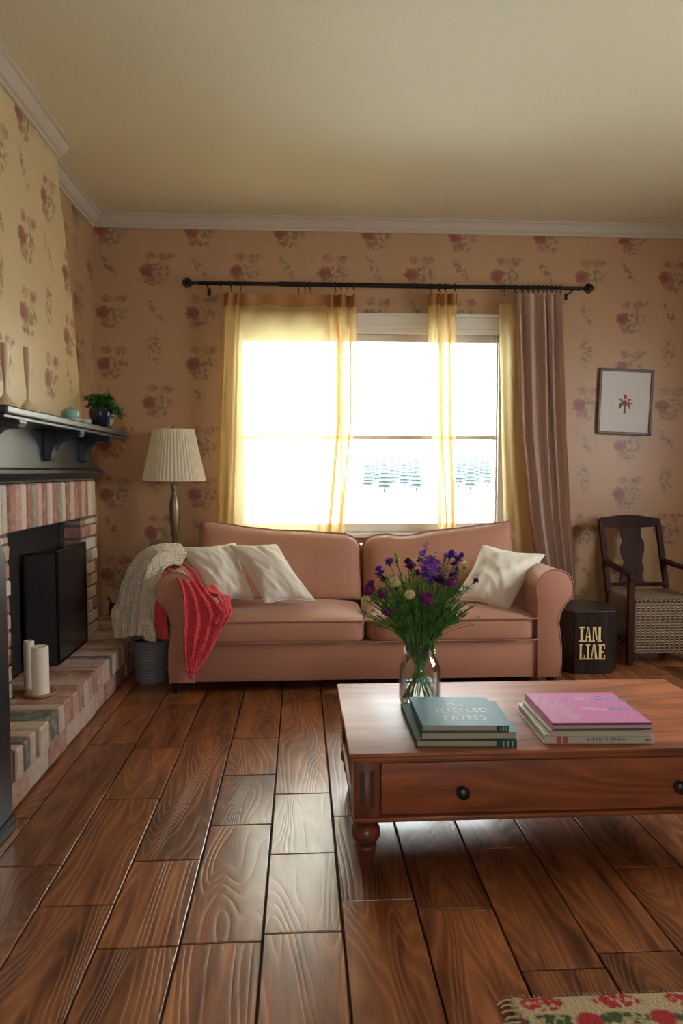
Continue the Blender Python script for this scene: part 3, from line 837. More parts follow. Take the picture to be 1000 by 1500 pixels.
def cushion(name, x0, x1, y0, y1, z0, zf, crown, parent, mtl=None, pip=True):
    bm = B(); r = .03
    N = 36; 
    def prof(t):   # perimeter-ish rounding
        return t
    w = x1 - x0; d = y1 - y0; h = zf - z0
    r_ = bmesh.ops.create_cube(bm, size=2); bmesh.ops.subdivide_edges(bm, edges=bm.edges, cuts=17, use_grid_fill=True)
    for v in bm.verts:
        c = v.co
        n = 9
        L_ = (abs(c.x) ** n + abs(c.y) ** n + abs(c.z) ** n) ** (1 / n)
        p = c / L_
        q = 7
        X_ = (x0 + x1) / 2 + p.x * w / 2; Y_ = (y0 + y1) / 2 + p.y * d / 2; Z_ = (z0 + zf) / 2 + p.z * h / 2
        k = (1 - abs(p.x) ** 3) * (1 - abs(p.y) ** 3)
        if p.z > 0: Z_ += crown * k * p.z
        Y_ -= .010 * (1 - p.x ** 4) * (1 - p.z ** 2) * (1 if p.y < 0 else 0)
        Z_ += .003 * nz(X_ * 9, Y_ * 9, 2) + .0035 * nz(X_ * 25, Y_ * 12, 5) * sm(.3, 1, abs(p.x)); 
        v.co = Vector((X_, Y_, Z_))
    cu = obj(name, bm, mtl or M['sofa'], parent, True, None)
    if pip:
        bm = B()
        for zz in (zf - .010, z0 + .012):
            pts = [(x0 + .0, y0 + d * .7, zz), (x0 + .001, y0 + .03, zz), (x0 + .012, y0 + .006, zz), (x0 + .05, y0 - .004, zz), ((x0 + x1) / 2, y0 - .010, zz + .002), (x1 - .05, y0 - .004, zz), (x1 - .012, y0 + .006, zz), (x1 - .001, y0 + .03, zz), (x1, y0 + d * .7, zz)]
            tube(bm, spline(pts, 6), .004, 6)
        obj('piping', bm, M['piping'], cu, True)
    return cu
zs = at_y(450, 907, YF).z
cushion('seat_cushion', xi0 - .0, xm - .002, YF - .006, 4.22, .255, zs, .035, sofa)
cushion('seat_cushion', xm + .002, xi1 + .0, YF - .006, 4.22, .255, zs, .035, sofa)
YBK = 4.20
def back_cushion(pts_top, lx, rx, round_left, round_right):
    """pts_top: (px,py) of the top edge"""
    tp = [(at_y(px, py, YBK).x, at_y(px, py, YBK).z) for px, py in pts_top]
    x0 = tp[0][0]; x1 = tp[-1][0]; zb = zs - .0
    bm = B(); NU, NV, NT = 44, 26, 1
    def surf(u, v, side):
        x = x0 + (x1 - x0) * u
        zt = interp(tp, x)
        z = zb + (zt - zb) * v
        eu = (1 - abs(2 * u - 1) ** 7) ; ev = (1 - abs(2 * v - 1) ** 6)
        th = .085 * max(0, eu) ** .45 * max(0, ev) ** .45
        lean = .13 * v
        wr = .004 * nz(x * 14, z * 9, 1) + .006 * nz(x * 40, z * 18, 4) * sm(.75, 1, v) * 1.
        return Vector((x, YBK + lean + (-th - (wr if side < 0 else 0) if side < 0 else th * .6), z))
    F_ = grid(bm, NU, NV, lambda u, v: surf(u, v, -1)); R_ = grid(bm, NU, NV, lambda u, v: surf(u, v, 1))
    bmesh.ops.remove_doubles(bm, verts=bm.verts, dist=.0008)
    cu = obj('back_cushion', bm, M['sofa'], sofa, True, None)
    bm = B(); pts = [(x0 + .001, YBK + .0 + .13 * t_, zb + (tp[0][1] - zb) * t_) for t_ in (0.3, .6, .9)] + [(x, YBK + .13 - .003, z + .001) for x, z in tp] + [(x1 - .001, YBK + .13 * t_, zb + (tp[-1][1] - zb) * t_) for t_ in (.9, .6, .3)]
    tube(bm, pts, .0045, 6); obj('piping', bm, M['piping'], cu, True)
back_cushion([(288, 765), (300, 766), (325, 769), (360, 775), (400, 779), (450, 781), (490, 784), (508, 785), (519, 789), (526, 796), (530, 806)], 288, 530, 0, 1)
back_cushion([(533, 806), (536, 797), (542, 790), (552, 786), (572, 785), (590, 788), (604, 787), (640, 780), (680, 776), (720, 770), (745, 767), (756, 765)], 533, 756, 1, 0)
for x, y in ((xo0 + .02, YF + .06), (xo1 - .02, YF + .06), (xo0 + .04, YB - .06), (xo1 - .04, YB - .06)):
    bm = B(); lathe(bm, [(.018, 0), (.026, .03), (.03, .066)], (x, y, 0), 16); obj('leg', bm, M['legdark'], sofa, True)

# ------------------------------------------------------------------ pillows
def pillow(label, corners, T, sag=.0, seed=0):
    """corners TL, TR, BR, BL as (px,py,depth)"""
    C_ = [at_y(px, py, d) for px, py, d in corners]
    ctr = sum(C_, Vector()) / 4
    nrm = (C_[1] - C_[0]).cross(C_[3] - C_[0]).normalized()
    if nrm.y > 0: nrm = -nrm
    root = thing('throw_pillow', label, 'pillow', ctr, 'cream throw pillows on the sofa')
    def f(u, v, s):
        a, b_ = 2 * u - 1, 2 * v - 1
        pa = a * (1 - .13 * (1 - abs(b_) ** 1.6) * abs(a)) * (1 - .05 * abs(a * b_) ** 9); pb = b_ * (1 - .13 * (1 - abs(a) ** 1.6) * abs(b_)) * (1 - .05 * abs(a * b_) ** 9)
        uu, vv = (pa + 1) / 2, (pb + 1) / 2
        p = C_[0] * (1 - uu) * (1 - vv) + C_[1] * uu * (1 - vv) + C_[2] * uu * vv + C_[3] * (1 - uu) * vv
        k = max(0, (1 - abs(a) ** 2.2)) ** .6 * max(0, (1 - abs(b_) ** 2.2)) ** .6
        rad = math.hypot(a, b_); an = math.atan2(b_, a)
        wr = .022 * nz(a * 1.4 + seed, b_ * 1.4, seed) + .012 * nz(math.cos(an) * 3.2 + seed, math.sin(an) * 3.2, rad * .8) * sm(.2, .9, rad) + .010 * (1 - abs(nz(a * 2.6 - b_ * 1.5 + seed, b_ * 1.2 + a * .8, 8)) * 2.2)
        return p + nrm * s * (T * k + wr * k ** .5 * (1 if s > 0 else .3))
    bm = B(); grid(bm, 44, 44, lambda u, v: f(u, v, 1)); grid(bm, 44, 44, lambda u, v: f(u, v, -1))
    bmesh.ops.remove_doubles(bm, verts=bm.verts, dist=.0006)
    obj('cover', bm, M['pillow'], root, True, None)
    bm = B(); n = 20; P = []
    for k in range(n): P.append(f(k / n, 0, 1))
    for k in range(n): P.append(f(1, k / n, 1))
    for k in range(n): P.append(f(1 - k / n, 1, 1))
    for k in range(n + 1): P.append(f(0, 1 - k / n, 1))
    tube(bm, P, .0028, 5); obj('seam', bm, M['pillow'], root, True)
pillow('cream throw pillow at the left arm, partly behind the other pillow and the throws', [(262, 801, 3.98), (346, 794, 4.08), (373, 880, 3.90), (312, 886, 3.82)], .085, seed=1)
pillow('cream throw pillow leaning in front of another on the left seat cushion', [(333, 797, 3.97), (405, 796, 4.03), (464, 882, 3.86), (388, 885, 3.78)], .085, seed=4)
pillow('cream throw pillow leaning in the right corner of the sofa', [(706, 797, 4.03), (801, 811, 3.97), (743, 897, 3.80), (662, 878, 3.88)], .085, seed=9)

# ------------------------------------------------------------------ throws
def drape(bm, rows, nu, nv, fold=0, nf=4, ph=0., skew=0., jit=.004):
    Ls = spline([at_y(r[0], r[1], r[2]) for r in rows], 12); Rs = spline([at_y(r[3], r[4], r[5]) for r in rows], 12)
    n = len(Ls) - 1
    def at(S, t):
        k = min(int(t * n), n - 1); f = t * n - k; return S[k].lerp(S[k + 1], f)
    def fn(u, v):
        a = at(Ls, v); b_ = at(Rs, v); a2 = at(Ls, min(1, v + .02)); b2 = at(Rs, min(1, v + .02))
        if v > .98: a2 = a * 2 - at(Ls, v - .02); b2 = b_ * 2 - at(Rs, v - .02)
        p = a.lerp(b_, u); dn = (b_ - a).cross(a2.lerp(b2, u) - p)
        dn = dn.normalized() if dn.length > 1e-9 else Vector((0, -1, 0))
        if dn.y > 0: dn = -dn
        return p + dn * (fold * (math.sin(2 * PI * (nf * u + ph + skew * v)) + .35 * math.sin(2 * PI * (nf * 1.9 * u + ph * 3))) + jit * nz(u * 9, v * 9, ph))
    return grid(bm, nu, nv, fn)
def solid(o, t, off=0):
    md = o.modifiers.new('thickness', 'SOLIDIFY'); md.thickness = t; md.offset = off
th = thing('knitted_throw', 'red knitted throw hanging over the left sofa arm and seat edge', 'blanket', at_y(280, 835, 3.8), None)
bm = B()
drape(bm, [(246, 836, 4.0, 262, 826, 4.05), (236, 834, 3.9, 279, 833, 3.85), (246, 836, 3.76, 290, 845, 3.70), (258, 846, 3.67, 300, 864, 3.64), (268, 870, 3.625, 318, 884, 3.61), (270, 905, 3.62, 330, 900, 3.605), (270, 935, 3.625, 322, 925, 3.62), (271, 962, 3.628, 307, 955, 3.625), (275, 985, 3.63, 291, 978, 3.63), (279, 994, 3.63, 281, 992, 3.63)], 60, 90, .006, 3.2, .1, .4)
o = obj('hanging_panel', bm, M['red_knit'], th, True, None); solid(o, .009)
bm = B()   # bunched part resting on the seat
drape(bm, [(294, 868, 3.64, 312, 855, 3.80), (303, 866, 3.645, 326, 873, 3.80), (318, 872, 3.635, 336, 877, 3.76), (325, 884, 3.615, 338, 886, 3.68), (320, 898, 3.61, 337, 900, 3.625), (312, 912, 3.61, 328, 916, 3.62)], 40, 50, .009, 2.3, .3, .6)
o = obj('bunched_end', bm, M['red_knit'], th, True, None); solid(o, .010)
bm = B()   # the end hanging down on the outer side
drape(bm, [(232, 838, 3.84, 246, 838, 3.74), (226, 858, 3.80, 236, 856, 3.69), (222, 880, 3.80, 240, 880, 3.69), (219, 905, 3.81, 243, 908, 3.70), (220, 930, 3.82, 245, 937, 3.70)], 30, 40, .006, 2.4, .2, .2)
o = obj('outer_end', bm, M['red_knit'], th, True, None); solid(o, .009)
bm = B()   # ribbed fringe at the tip
for k in range(7):
    a = at_y(273 + k * 5, 968 - k * 2, 3.62); b_ = at_y(274 + k * 4.6, 982 - k * 4.5, 3.619); tube(bm, [a, (a + b_) / 2 + Vector((0, -.002, 0)), b_], .004, 6)
obj('ribbing', bm, M['red_knit'], th, True)
tc_ = thing('knitted_throw', 'chunky cream knitted throw draped over the outside of the left sofa arm', 'blanket', at_y(230, 820, 3.8), None)
bm = B()
drape(bm, [(262, 803, 4.04, 268, 823, 3.86), (240, 803, 4.0, 252, 820, 3.80), (212, 812, 3.95, 236, 827, 3.75), (193, 834, 3.92, 228, 846, 3.73), (183, 858, 3.90, 224, 868, 3.73), (177, 882, 3.88, 221, 893, 3.73), (168, 902, 3.86, 220, 912, 3.73), (172, 932, 3.86, 216, 929, 3.73)], 150, 90, .032, 4.6, .2, .12)
o = obj('draped_panel', bm, M['cream_knit'], tc_, True, None); solid(o, .016)
bm = B()
drape(bm, [(171, 886, 3.86, 180, 880, 3.84), (164, 898, 3.85, 178, 896, 3.82), (168, 908, 3.84, 180, 915, 3.82)], 14, 14, .004, 1., .2); o = obj('loose_corner', bm, M['cream_knit'], tc_, True, None); solid(o, .016); bm = B(); drape(bm, [(205, 905, 3.74, 222, 905, 3.72), (208, 925, 3.735, 226, 925, 3.72), (214, 938, 3.73, 228, 940, 3.72)], 16, 16, .004, 1.5, .4)
o = obj('loose_corner', bm, M['cream_knit'], tc_, True, None); solid(o, .016)

# ------------------------------------------------------------------ bucket
bp = at_z(220, 1000, 0); bx, by = X(221, 3.93, 980), 3.93
s_ = 1050 / 3.93
t = thing('bucket', 'ribbed grey metal bucket on the floor between hearth and sofa', 'bucket', (bx, by, 0))
H = .235
prof = [(0, 0), (.075, 0), (.078, .006)]
for k in range(13):
    z = .012 + k * .0165; r = .078 + .024 * z / H
    prof += [(r + .0025, z + .003), (r + .003, z + .008), (r, z + .0125)]
prof += [(.103, H - .006), (.107, H), (.103, H + .003), (.097, H - .004), (.075, .02), (0, .018)]
bm = B(); lathe(bm, prof, (bx, by, 0), 48); obj('body', bm, M['tin'], t, True, 50)
bm = B(); hp = [(bx - .104 + .012 * math.cos(a) - .006, by - .02, H - .03 + .026 * math.sin(a)) for a in [k * PI / 8 for k in range(17)]]; tube(bm, hp, .003, 6); obj('handle', bm, M['tin'], t, True)
for k, (dx, dy, dz, l) in enumerate(((-.03, .0, .2, .2), (.03, .02, .2, .2), (.0, -.04, .19, .17))):
    bm = B(); lathe(bm, [(.024, 0), (.027, .01), (.026, l * .5), (.025, l * .95), (.02, l), (0, l)], (0, 0, 0), 14)
    R_ = Matrix.Translation((bx + dx, by + dy, .03)) @ Matrix.Rotation(.22 * (1 if k else -1), 4, 'Y') @ Matrix.Rotation(.12 * (k - 1), 4, 'X')
    for v in bm.verts: v.co = R_ @ (v.co + Vector((0, 0, .0)))
    tag(obj('firewood_log', bm, M['chair'], None, True), 'dark short log standing in the grey bucket', 'log', 'logs in the bucket')
# plug at the wall above the hearth
pp = at_y(166, 893, YW)
t = thing('wall_socket', 'small black plug in a wall socket above the hearth corner', 'socket', (pp.x, YW, pp.z))
bm = B(); box(bm, pp.x - .028, pp.x + .028, YW - .006, YW + .004, pp.z - .045, pp.z + .045, .004); obj('faceplate', bm, M['legdark'], t)
bm = B(); box(bm, pp.x - .018, pp.x + .018, YW - .04, YW - .004, pp.z - .03, pp.z + .012, .006); tube(bm, spline([(pp.x, YW - .03, pp.z), (pp.x - .01, YW - .045, pp.z + .05), (pp.x - .03, YW - .03, pp.z + .09), (pp.x + .0, YW - .02, pp.z + .04), (pp.x + .04, YW - .03, pp.z - .10), (pp.x + .08, YW - .05, pp.z - .2)], 8), .003, 6)
obj('plug', bm, M['legdark'], t, True)

# ------------------------------------------------------------------ floor lamp
YL = 4.56
lx = X(255, YL, 700)
t = thing('floor_lamp', 'antique brass lamp with white pleated shade behind the left sofa arm', 'lamp', (lx, YL, 0))
zt = at_y(255, 630, YL).z; zb = at_y(255, 704, YL).z; rt_ = (X(288, YL, 630) - X(228, YL, 630)) / 2; rb_ = (X(301, YL, 704) - X(210, YL, 704)) / 2
NP = 200
bm = B(); rid = lambda k, j: 1 + (.018 if k % 4 in (0, 1) else -.012)
lathe(bm, [(rb_, zb), (rb_ + (rt_ - rb_) * .33, zb + (zt - zb) * .33), (rb_ + (rt_ - rb_) * .66, zb + (zt - zb) * .66), (rt_, zt)], (lx, YL, 0), NP, cap=False, ridge=rid)
sh_ = obj('lamp_shade', bm, M['shade'], t, True, 20)
bm = B()
for r, z in ((rb_, zb), (rt_, zt)):
    bm = B(); tube(bm, [(lx + r * 1.008 * math.cos(k * PI / 30), YL + r * 1.008 * math.sin(k * PI / 30), z) for k in range(61)], .0035, 6, cap=False)
    obj('shade_trim', bm, M['shade'], sh_, True)
def zz(py): return at_y(255, py, YL).z
prof = [(.0, zz(700)), (.010, zz(702)), (.010, zz(708)), (.020, zz(712)), (.022, zz(716)), (.014, zz(720)), (.017, zz(724)), (.024, zz(728)), (.027, zz(732)), (.031, zz(737)), (.033, zz(748)), (.029, zz(765)), (.020, zz(785)), (.013, zz(796)), (.019, zz(799)), (.011, zz(803)), (.011, .42), (.022, .40), (.03, .36), (.022, .31), (.013, .28), (.012, .06)]
bm = B(); lathe(bm, prof[::-1], (lx, YL, 0), 28); obj('turned_column', bm, M['brass'], t, True)
bm = B(); lathe(bm, [(0, 0), (.12, 0), (.125, .012), (.11, .026), (.06, .038), (.025, .06), (0, .065)], (lx, YL, 0), 36); obj('base', bm, M['brass'], t, True)
bm = B(); tube(bm, [(lx, YL, zb - .01), (lx, YL, zt + .015)], .005, 8); lathe(bm, [(0, zt + .008), (.012, zt + .014), (.006, zt + .024), (0, zt + .034)], (lx, YL, 0), 12)
for k in range(3):
    a = k * 2 * PI / 3; tube(bm, [(lx, YL, zt), (lx + rt_ * math.cos(a), YL + rt_ * math.sin(a), zt)], .0025, 5)
obj('harp', bm, M['brass'], t, True)

# ------------------------------------------------------------------ picture
c_ = [at_y(px, py, YW - .015) for px, py in ((878, 540), (958, 541), (952, 637), (873, 637))]
ctr = sum(c_, Vector()) / 4; ctr.y = YW - .012
w = ((c_[1].x - c_[0].x) + (c_[2].x - c_[3].x)) / 2; h = ((c_[0].z - c_[3].z) + (c_[1].z - c_[2].z)) / 2
t = thing('framed_print', 'framed print', 'picture', ctr)
t['label'] = 'small dark framed print of a red and green flower above the rocking chair'
def rot(p): # slight clockwise tilt
    a = -.032; dx, dz = p[0], p[1]; return Vector((ctr.x + dx * math.cos(a) - dz * math.sin(a), ctr.y + p[2], ctr.z + dx * math.sin(a) + dz * math.cos(a)))
def tilt(bm):
    for v in bm.verts: v.co = rot((v.co.x, v.co.z, v.co.y))
    return bm
fw = .018
bm = B()
box(bm, -w / 2, w / 2, -.014, .010, h / 2 - fw, h / 2, .003); box(bm, -w / 2, w / 2, -.014, .010, -h / 2, -h / 2 + fw, .003)
box(bm, -w / 2, -w / 2 + fw, -.014, .010, -h / 2, h / 2, .003); box(bm, w / 2 - fw, w / 2, -.014, .010, -h / 2, h / 2, .003)
obj('frame', tilt(bm), M['picture_frame'], t)
bm = B(); box(bm, -w / 2 + .01, w / 2 - .01, -.002, .006, -h / 2 + .01, h / 2 - .01); pap = obj('mount', tilt(bm), M['paper'], t)
def blob(name, shapes, m):
    bm = B()
    for cx_, cz_, rx_, rz_, ang in shapes:
        vs = [bm.verts.new((cx_ + rx_ * math.cos(a) * math.cos(ang) - rz_ * math.sin(a) * math.sin(ang), -.0025 - rb.random() * .0006, cz_ + rx_ * math.cos(a) * math.sin(ang) + rz_ * math.sin(a) * math.cos(ang))) for a in [k * PI / 10 for k in range(20)]]
        bm.faces.new(vs)
    obj(name, tilt(bm), m, pap)
blob('print_leaves', [(-.028, .012, .020, .006, -.5), (.028, .014, .014, .008, .3), (-.03, -.022, .009, .026, -.4), (.028, -.022, .006, .026, .25), (.0, -.045, .006, .032, 0), (.04, -.008, .018, .004, -.6), (0, -.072, .013, .004, 0)], mat('ink_green', (.16, .15, .10), .8))
blob('print_petals', [(0, .035, .011, .018, 0), (0, -.012, .018, .017, 0), (-.006, -.004, .010, .012, .5)], mat('ink_red', (.50, .06, .05), .8))
blob('print_centre', [(.002, -.004, .006, .005, 0), (0, .008, .014, .003, 0)], mat('ink_dark', (.10, .02, .02), .8))

# ------------------------------------------------------------------ rocking chair with rush seat
YCB, YCF = 4.52, 4.10
t = thing('armchair', 'dark mahogany open armchair with a fiddle splat back and woven rush seat', 'chair', (X(950, 4.3, 900), 4.3, 0))
def P3(px, py, y): return at_y(px, py, y)
bL0 = P3(892, 880, YCB - .06); bL1 = P3(879, 760, YCB + .06); bR0 = P3(978, 880, YCB - .06); bR1 = P3(962, 760, YCB + .06)
# symmetric back
def bar(bm, p, q, w, d, bev=.004):
    p = Vector(p); q = Vector(q); ax = (q - p); L_ = ax.length; ax.normalize()
    s = Vector((1, 0, 0)) - ax * ax.x
    if s.length < .2: s = Vector((0, 1, 0)) - ax * ax.y
    s.normalize(); f = ax.cross(s)
    M_ = Matrix((s, f, ax)).transposed().to_4x4(); M_.translation = p
    box(bm, -w / 2, w / 2, -d / 2, d / 2, 0, L_, bev, 2, M_)
for a, b_ in ((bL0, bL1), (bR0, bR1)):
    bm = B(); foot = Vector((a.x + (a.x - b_.x) * .0, YCB - .03, 0.0)); bar(bm, a, b_, .032, .03); bar(bm, Vector((a.x, a.y + .0, a.z + .03)), Vector((a.x, YCB + .0, 0)), .034, .034)
    obj('back_post', bm, M['chair'], t)
bm = B(); n = 16; top = []; bot = []
for k in range(n + 1):
    u = k / n; p = bL1.lerp(bR1, u); hgt = .022 * math.sin(PI * u) ** 1.5
    top.append((p.x, p.z + .005 + hgt)); bot.append((p.x, p.z - .05 - .008 * math.sin(PI * u)))
prism(bm, top + bot[::-1], 'y', bL1.y - .014, bL1.y + .012, bev=.004); obj('crest_rail', bm, M['chair'], t)
zl = P3(930, 856, YCB - .03).z
pl = bL0.lerp(bL1, .2); pr2 = bR0.lerp(bR1, .2)
bm = B(); bar(bm, (pl.x, pl.y, zl), (pr2.x, pr2.y, zl), .034, .022); obj('lower_rail', bm, M['chair'], t)
# fiddle splat
sp = [(790, 911, 943), (797, 912, 942), (806, 914, 939), (816, 912, 940), (826, 911, 941), (836, 916, 937), (842, 914, 939), (850, 911, 944)]
sp = [(771, 910, 939), (784, 909, 938), (792, 912, 942), (802, 909, 943.5), (812, 910, 942), (822, 914, 940), (832, 912, 943), (840, 910, 941), (846, 909, 941), (853, 908, 945)]
lf_ = [];rt2 = []
for py, l, r in sp:
    f = (py - 771) / 82; y = YCB + .05 - .09 * f
    lf_.append(P3(l, py, y)); rt2.append(P3(r, py, y))
lf_ = spline(lf_, 4); rt2 = spline(rt2, 4)
bm = B(); 
for off in (0, .012):
    for i in range(len(lf_)): pass
va = [[bm.verts.new(p + Vector((0, o_, 0))) for p in S] for S in (lf_, rt2) for o_ in (0, .012)]
for i in range(len(lf_) - 1):
    bm.faces.new((va[0][i], va[2][i], va[2][i + 1], va[0][i + 1])); bm.faces.new((va[1][i], va[1][i + 1], va[3][i + 1], va[3][i]))
    bm.faces.new((va[0][i], va[0][i + 1], va[1][i + 1], va[1][i])); bm.faces.new((va[2][i], va[3][i], va[3][i + 1], va[2][i + 1]))
obj('splat', bm, M['chair'], t)
# front posts, arms, stretchers, rockers
fL = P3(920, 836, YCF); fL0 = P3(923, 880, YCF); zA = fL.z
xFL = fL0.x; xFR = bR0.x + (bL0.x - xFL) + .035 + .03
xFR = bR0.x + .03
zA = P3(921, 843, YCF).z
for x in (xFL, xFR):
    bm = B(); bar(bm, (x + .004, YCF, .0), (x, YCF, zA), .034, .03); obj('front_post', bm, M['chair'], t)
for x, pb, s in ((xFL, bL0.lerp(bL1, .42), -1), (xFR, bR0.lerp(bR1, .42), 1)):
    bm = B(); sweep(bm, [(-.024, -.01), (.024, -.01), (.026, .006), (.018, .011), (-.018, .011), (-.026, .006)], [(q, (1, 0, 0), (0, 0, 1)) for q in spline([(pb.x, pb.y, zA + .035), (pb.x * .5 + x * .5, (pb.y + YCF) / 2, zA + .018), (x, YCF + .02, zA + .006), (x, YCF - .05, zA - .004)], 6)])
    obj('armrest', bm, M['chair'], t, True, 40)
zS = P3(960, 885, YCF).z
for (p, q) in (((xFL, YCF, .10), (xFR, YCF, .10)), ((xFL, YCF, .13), (bL0.x, YCB - .02, .13)), ((xFR, YCF, .13), (bR0.x, YCB - .02, .13))):
    bm = B(); bar(bm, p, q, .026, .022) if p[1] == q[1] else tube(bm, [p, q], .012, 8); obj('stretcher', bm, M['chair'], t)
# woven seat: a thick rush pad with a basket-weave apron
seat = mat('rush_weave', (.33, .25, .145), .8)
nt = seat.node_tree; tcn = nt.nodes.new('ShaderNodeTexCoord'); sp_ = nt.nodes.new('ShaderNodeSeparateXYZ'); nt.links.new(tcn.outputs['Object'], sp_.inputs[0])
ex = E(nt, sp_.outputs[0]); ez = E(nt, sp_.outputs[2]); ey = E(nt, sp_.outputs[1])
def wv(e, per, ph=0): return ((e / per + ph).op('FRACT') * 2 * PI if False else (e * (2 * PI / per) + ph)).op('SINE')
zy = ez + ey * .8
row = wv(zy, .017); rid_ = (row * .5 + .5)
colw = wv(ex, .03, 0.); h_ = rid_ * .6 + ((row * colw) * .4)
c = mixc(nt, (h_ * .9).clamp(), (.09, .06, .035, 1), (.62, .49, .31, 1)); nt.links.new(c, nt.nodes['Principled BSDF'].inputs['Base Color'])
bpn = nt.nodes.new('ShaderNodeBump'); bpn.inputs['Strength'].default_value = 1; bpn.inputs['Distance'].default_value = .008; nt.links.new(h_.s, bpn.inputs['Height']); nt.links.new(bpn.outputs['Normal'], nt.nodes['Principled BSDF'].inputs['Normal'])
zb2 = P3(950, 957, YCF).z
bm = B(); box(bm, xFL + .02, xFR - .02, YCF - .015, YCB - .06, zb2, zS + .03, .014, 4)
for v in bm.verts:
    if v.co.z > zS: v.co.z += .012 * math.sin(min(1, max(0, (v.co.x - xFL) / (xFR - xFL))) * PI)
obj('woven_seat', bm, seat, t, True, 50)
bm = B()
for k in range(17):
    x = xFL + .03 + (xFR - xFL - .06) * k / 16
    tube(bm, [(x - .008, YCF - .017, zS + .012), (x, YCF - .022, zS + .022), (x + .010, YCF - .014, zS + .030)], .0055, 6)
obj('braided_edge', bm, seat, t, True)

# ------------------------------------------------------------------ dark octagonal side table with gilt letters
yT = 3.92
ct = [P3(843, 896, yT), P3(898, 896, yT)]
zT = at_y(870, 895, yT).z
xa, xb = ct[0].x, ct[1].x
chL = xa - P3(820, 885, yT + .1).x; chR = .07
oc = [(xa, yT), (xb, yT), (xb + chR, yT + .10), (xb + chR, yT + .24), (xb - .01, yT + .34), (xa + .0, yT + .34), (xa - chL, yT + .24), (xa - chL, yT + .10)]
t = thing('side_table', 'small dark eight sided side table with gilt letters between sofa and chair', 'side table', ((xa + xb) / 2, yT + .17, 0))
bm = B(); prism(bm, oc, 'z', .0, zT - .02, bev=.004); bd = obj('body', bm, M['ebony'], t)
bm = B(); cxm = (xa + xb) / 2; prism(bm, [(cxm + (a - cxm) * 1.06, yT + .17 + (b_ - yT - .17) * 1.04) for a, b_ in oc], 'z', zT - .02, zT, bev=.004); obj('top', bm, M['ebony'], t)
# stencilled slab letters IAM / LIAE
def letters():
    bm = B(); y1 = yT - .002
    def poly(pts):
        v = [bm.verts.new((p[0], y1, p[1])) for p in pts]; f = bm.faces.new(v)
        r = bmesh.ops.extrude_face_region(bm, geom=[f]); 
        for q in r['geom']:
            if isinstance(q, bmesh.types.BMVert): q.co.y -= .002
    def R(x0, x1, z0, z1): poly([(x0, z0), (x1, z0), (x1, z1), (x0, z1)])
    def q(px, py): p = P3(px, py, yT); return p.x, p.z
    def box_(px0, py0, px1, py1):
        a = q(px0, py1); b_ = q(px1, py0); return a[0], b_[0], a[1], b_[1]
    def I(b):
        x0, x1, z0, z1 = b; w = x1 - x0; h = z1 - z0
        R(x0, x1, z0, z0 + h * .09); R(x0, x1, z1 - h * .09, z1); R(x0 + w * .28, x1 - w * .28, z0 + h * .12, z1 - h * .12)
    def A(b, cross=True):
        x0, x1, z0, z1 = b; w = x1 - x0; h = z1 - z0; xm_ = (x0 + x1) / 2
        poly([(x0 + w * .08, z0 + h * .1), (x0 + w * .22, z0 + h * .1), (xm_ - w * .02, z1), (xm_ - w * .16, z1)])
        poly([(x1 - w * .38, z0 + h * .1), (x1 - w * .06, z0 + h * .1), (xm_ + w * .14, z1), (xm_ + w * .01, z1)])
        R(x0, x0 + w * .34, z0, z0 + h * .08); R(x1 - w * .45, x1, z0, z0 + h * .08)
        if cross: R(x0 + w * .3, x1 - w * .36, z0 + h * .3, z0 + h * .38)
    def Mm(b):
        x0, x1, z0, z1 = b; w = x1 - x0; h = z1 - z0; xm_ = (x0 + x1) / 2
        R(x0 + w * .1, x0 + w * .2, z0 + h * .1, z1); R(x1 - w * .32, x1 - w * .1, z0 + h * .1, z1)
        poly([(x0 + w * .22, z1), (xm_ - w * .06, z0 + h * .12), (xm_ + w * .04, z0 + h * .12), (x0 + w * .42, z1)])
        poly([(xm_ + w * .06, z0 + h * .2), (xm_ + w * .1, z0 + h * .2), (x1 - w * .34, z1), (x1 - w * .38, z1)])
        R(x0, x0 + w * .32, z0, z0 + h * .08); R(x1 - w * .42, x1, z0, z0 + h * .08)
    def Ll(b):
        x0, x1, z0, z1 = b; w = x1 - x0; h = z1 - z0
        R(x0, x0 + w * .62, z1 - h * .08, z1); R(x0 + w * .14, x0 + w * .46, z0 + h * .1, z1 - h * .1); R(x0, x1, z0, z0 + h * .08); R(x1 - w * .14, x1, z0 + h * .1, z0 + h * .3)
    def Ee(b):
        x0, x1, z0, z1 = b; w = x1 - x0; h = z1 - z0
        R(x0 + w * .14, x0 + w * .48, z0 + h * .1, z1 - h * .1); R(x0, x1, z0, z0 + h * .08); R(x0, x1 - w * .05, z1 - h * .08, z1); R(x0 + w * .5, x0 + w * .8, z0 + h * .46, z0 + h * .55)
        R(x1 - w * .14, x1, z0 + h * .1, z0 + h * .3); R(x1 - w * .18, x1 - w * .05, z1 - h * .28, z1 - h * .1)
    I(box_(847, 918, 856, 940)); A(box_(856, 918, 866, 940)); Mm(box_(866, 918, 881, 940))
    Ll(box_(847, 944, 856, 966)); I(box_(857, 944, 864, 966)); A(box_(864, 944, 875, 966), False); Ee(box_(875, 944, 886, 966))
    return bm
obj('gilt_lettering', letters(), M['gold'], bd)

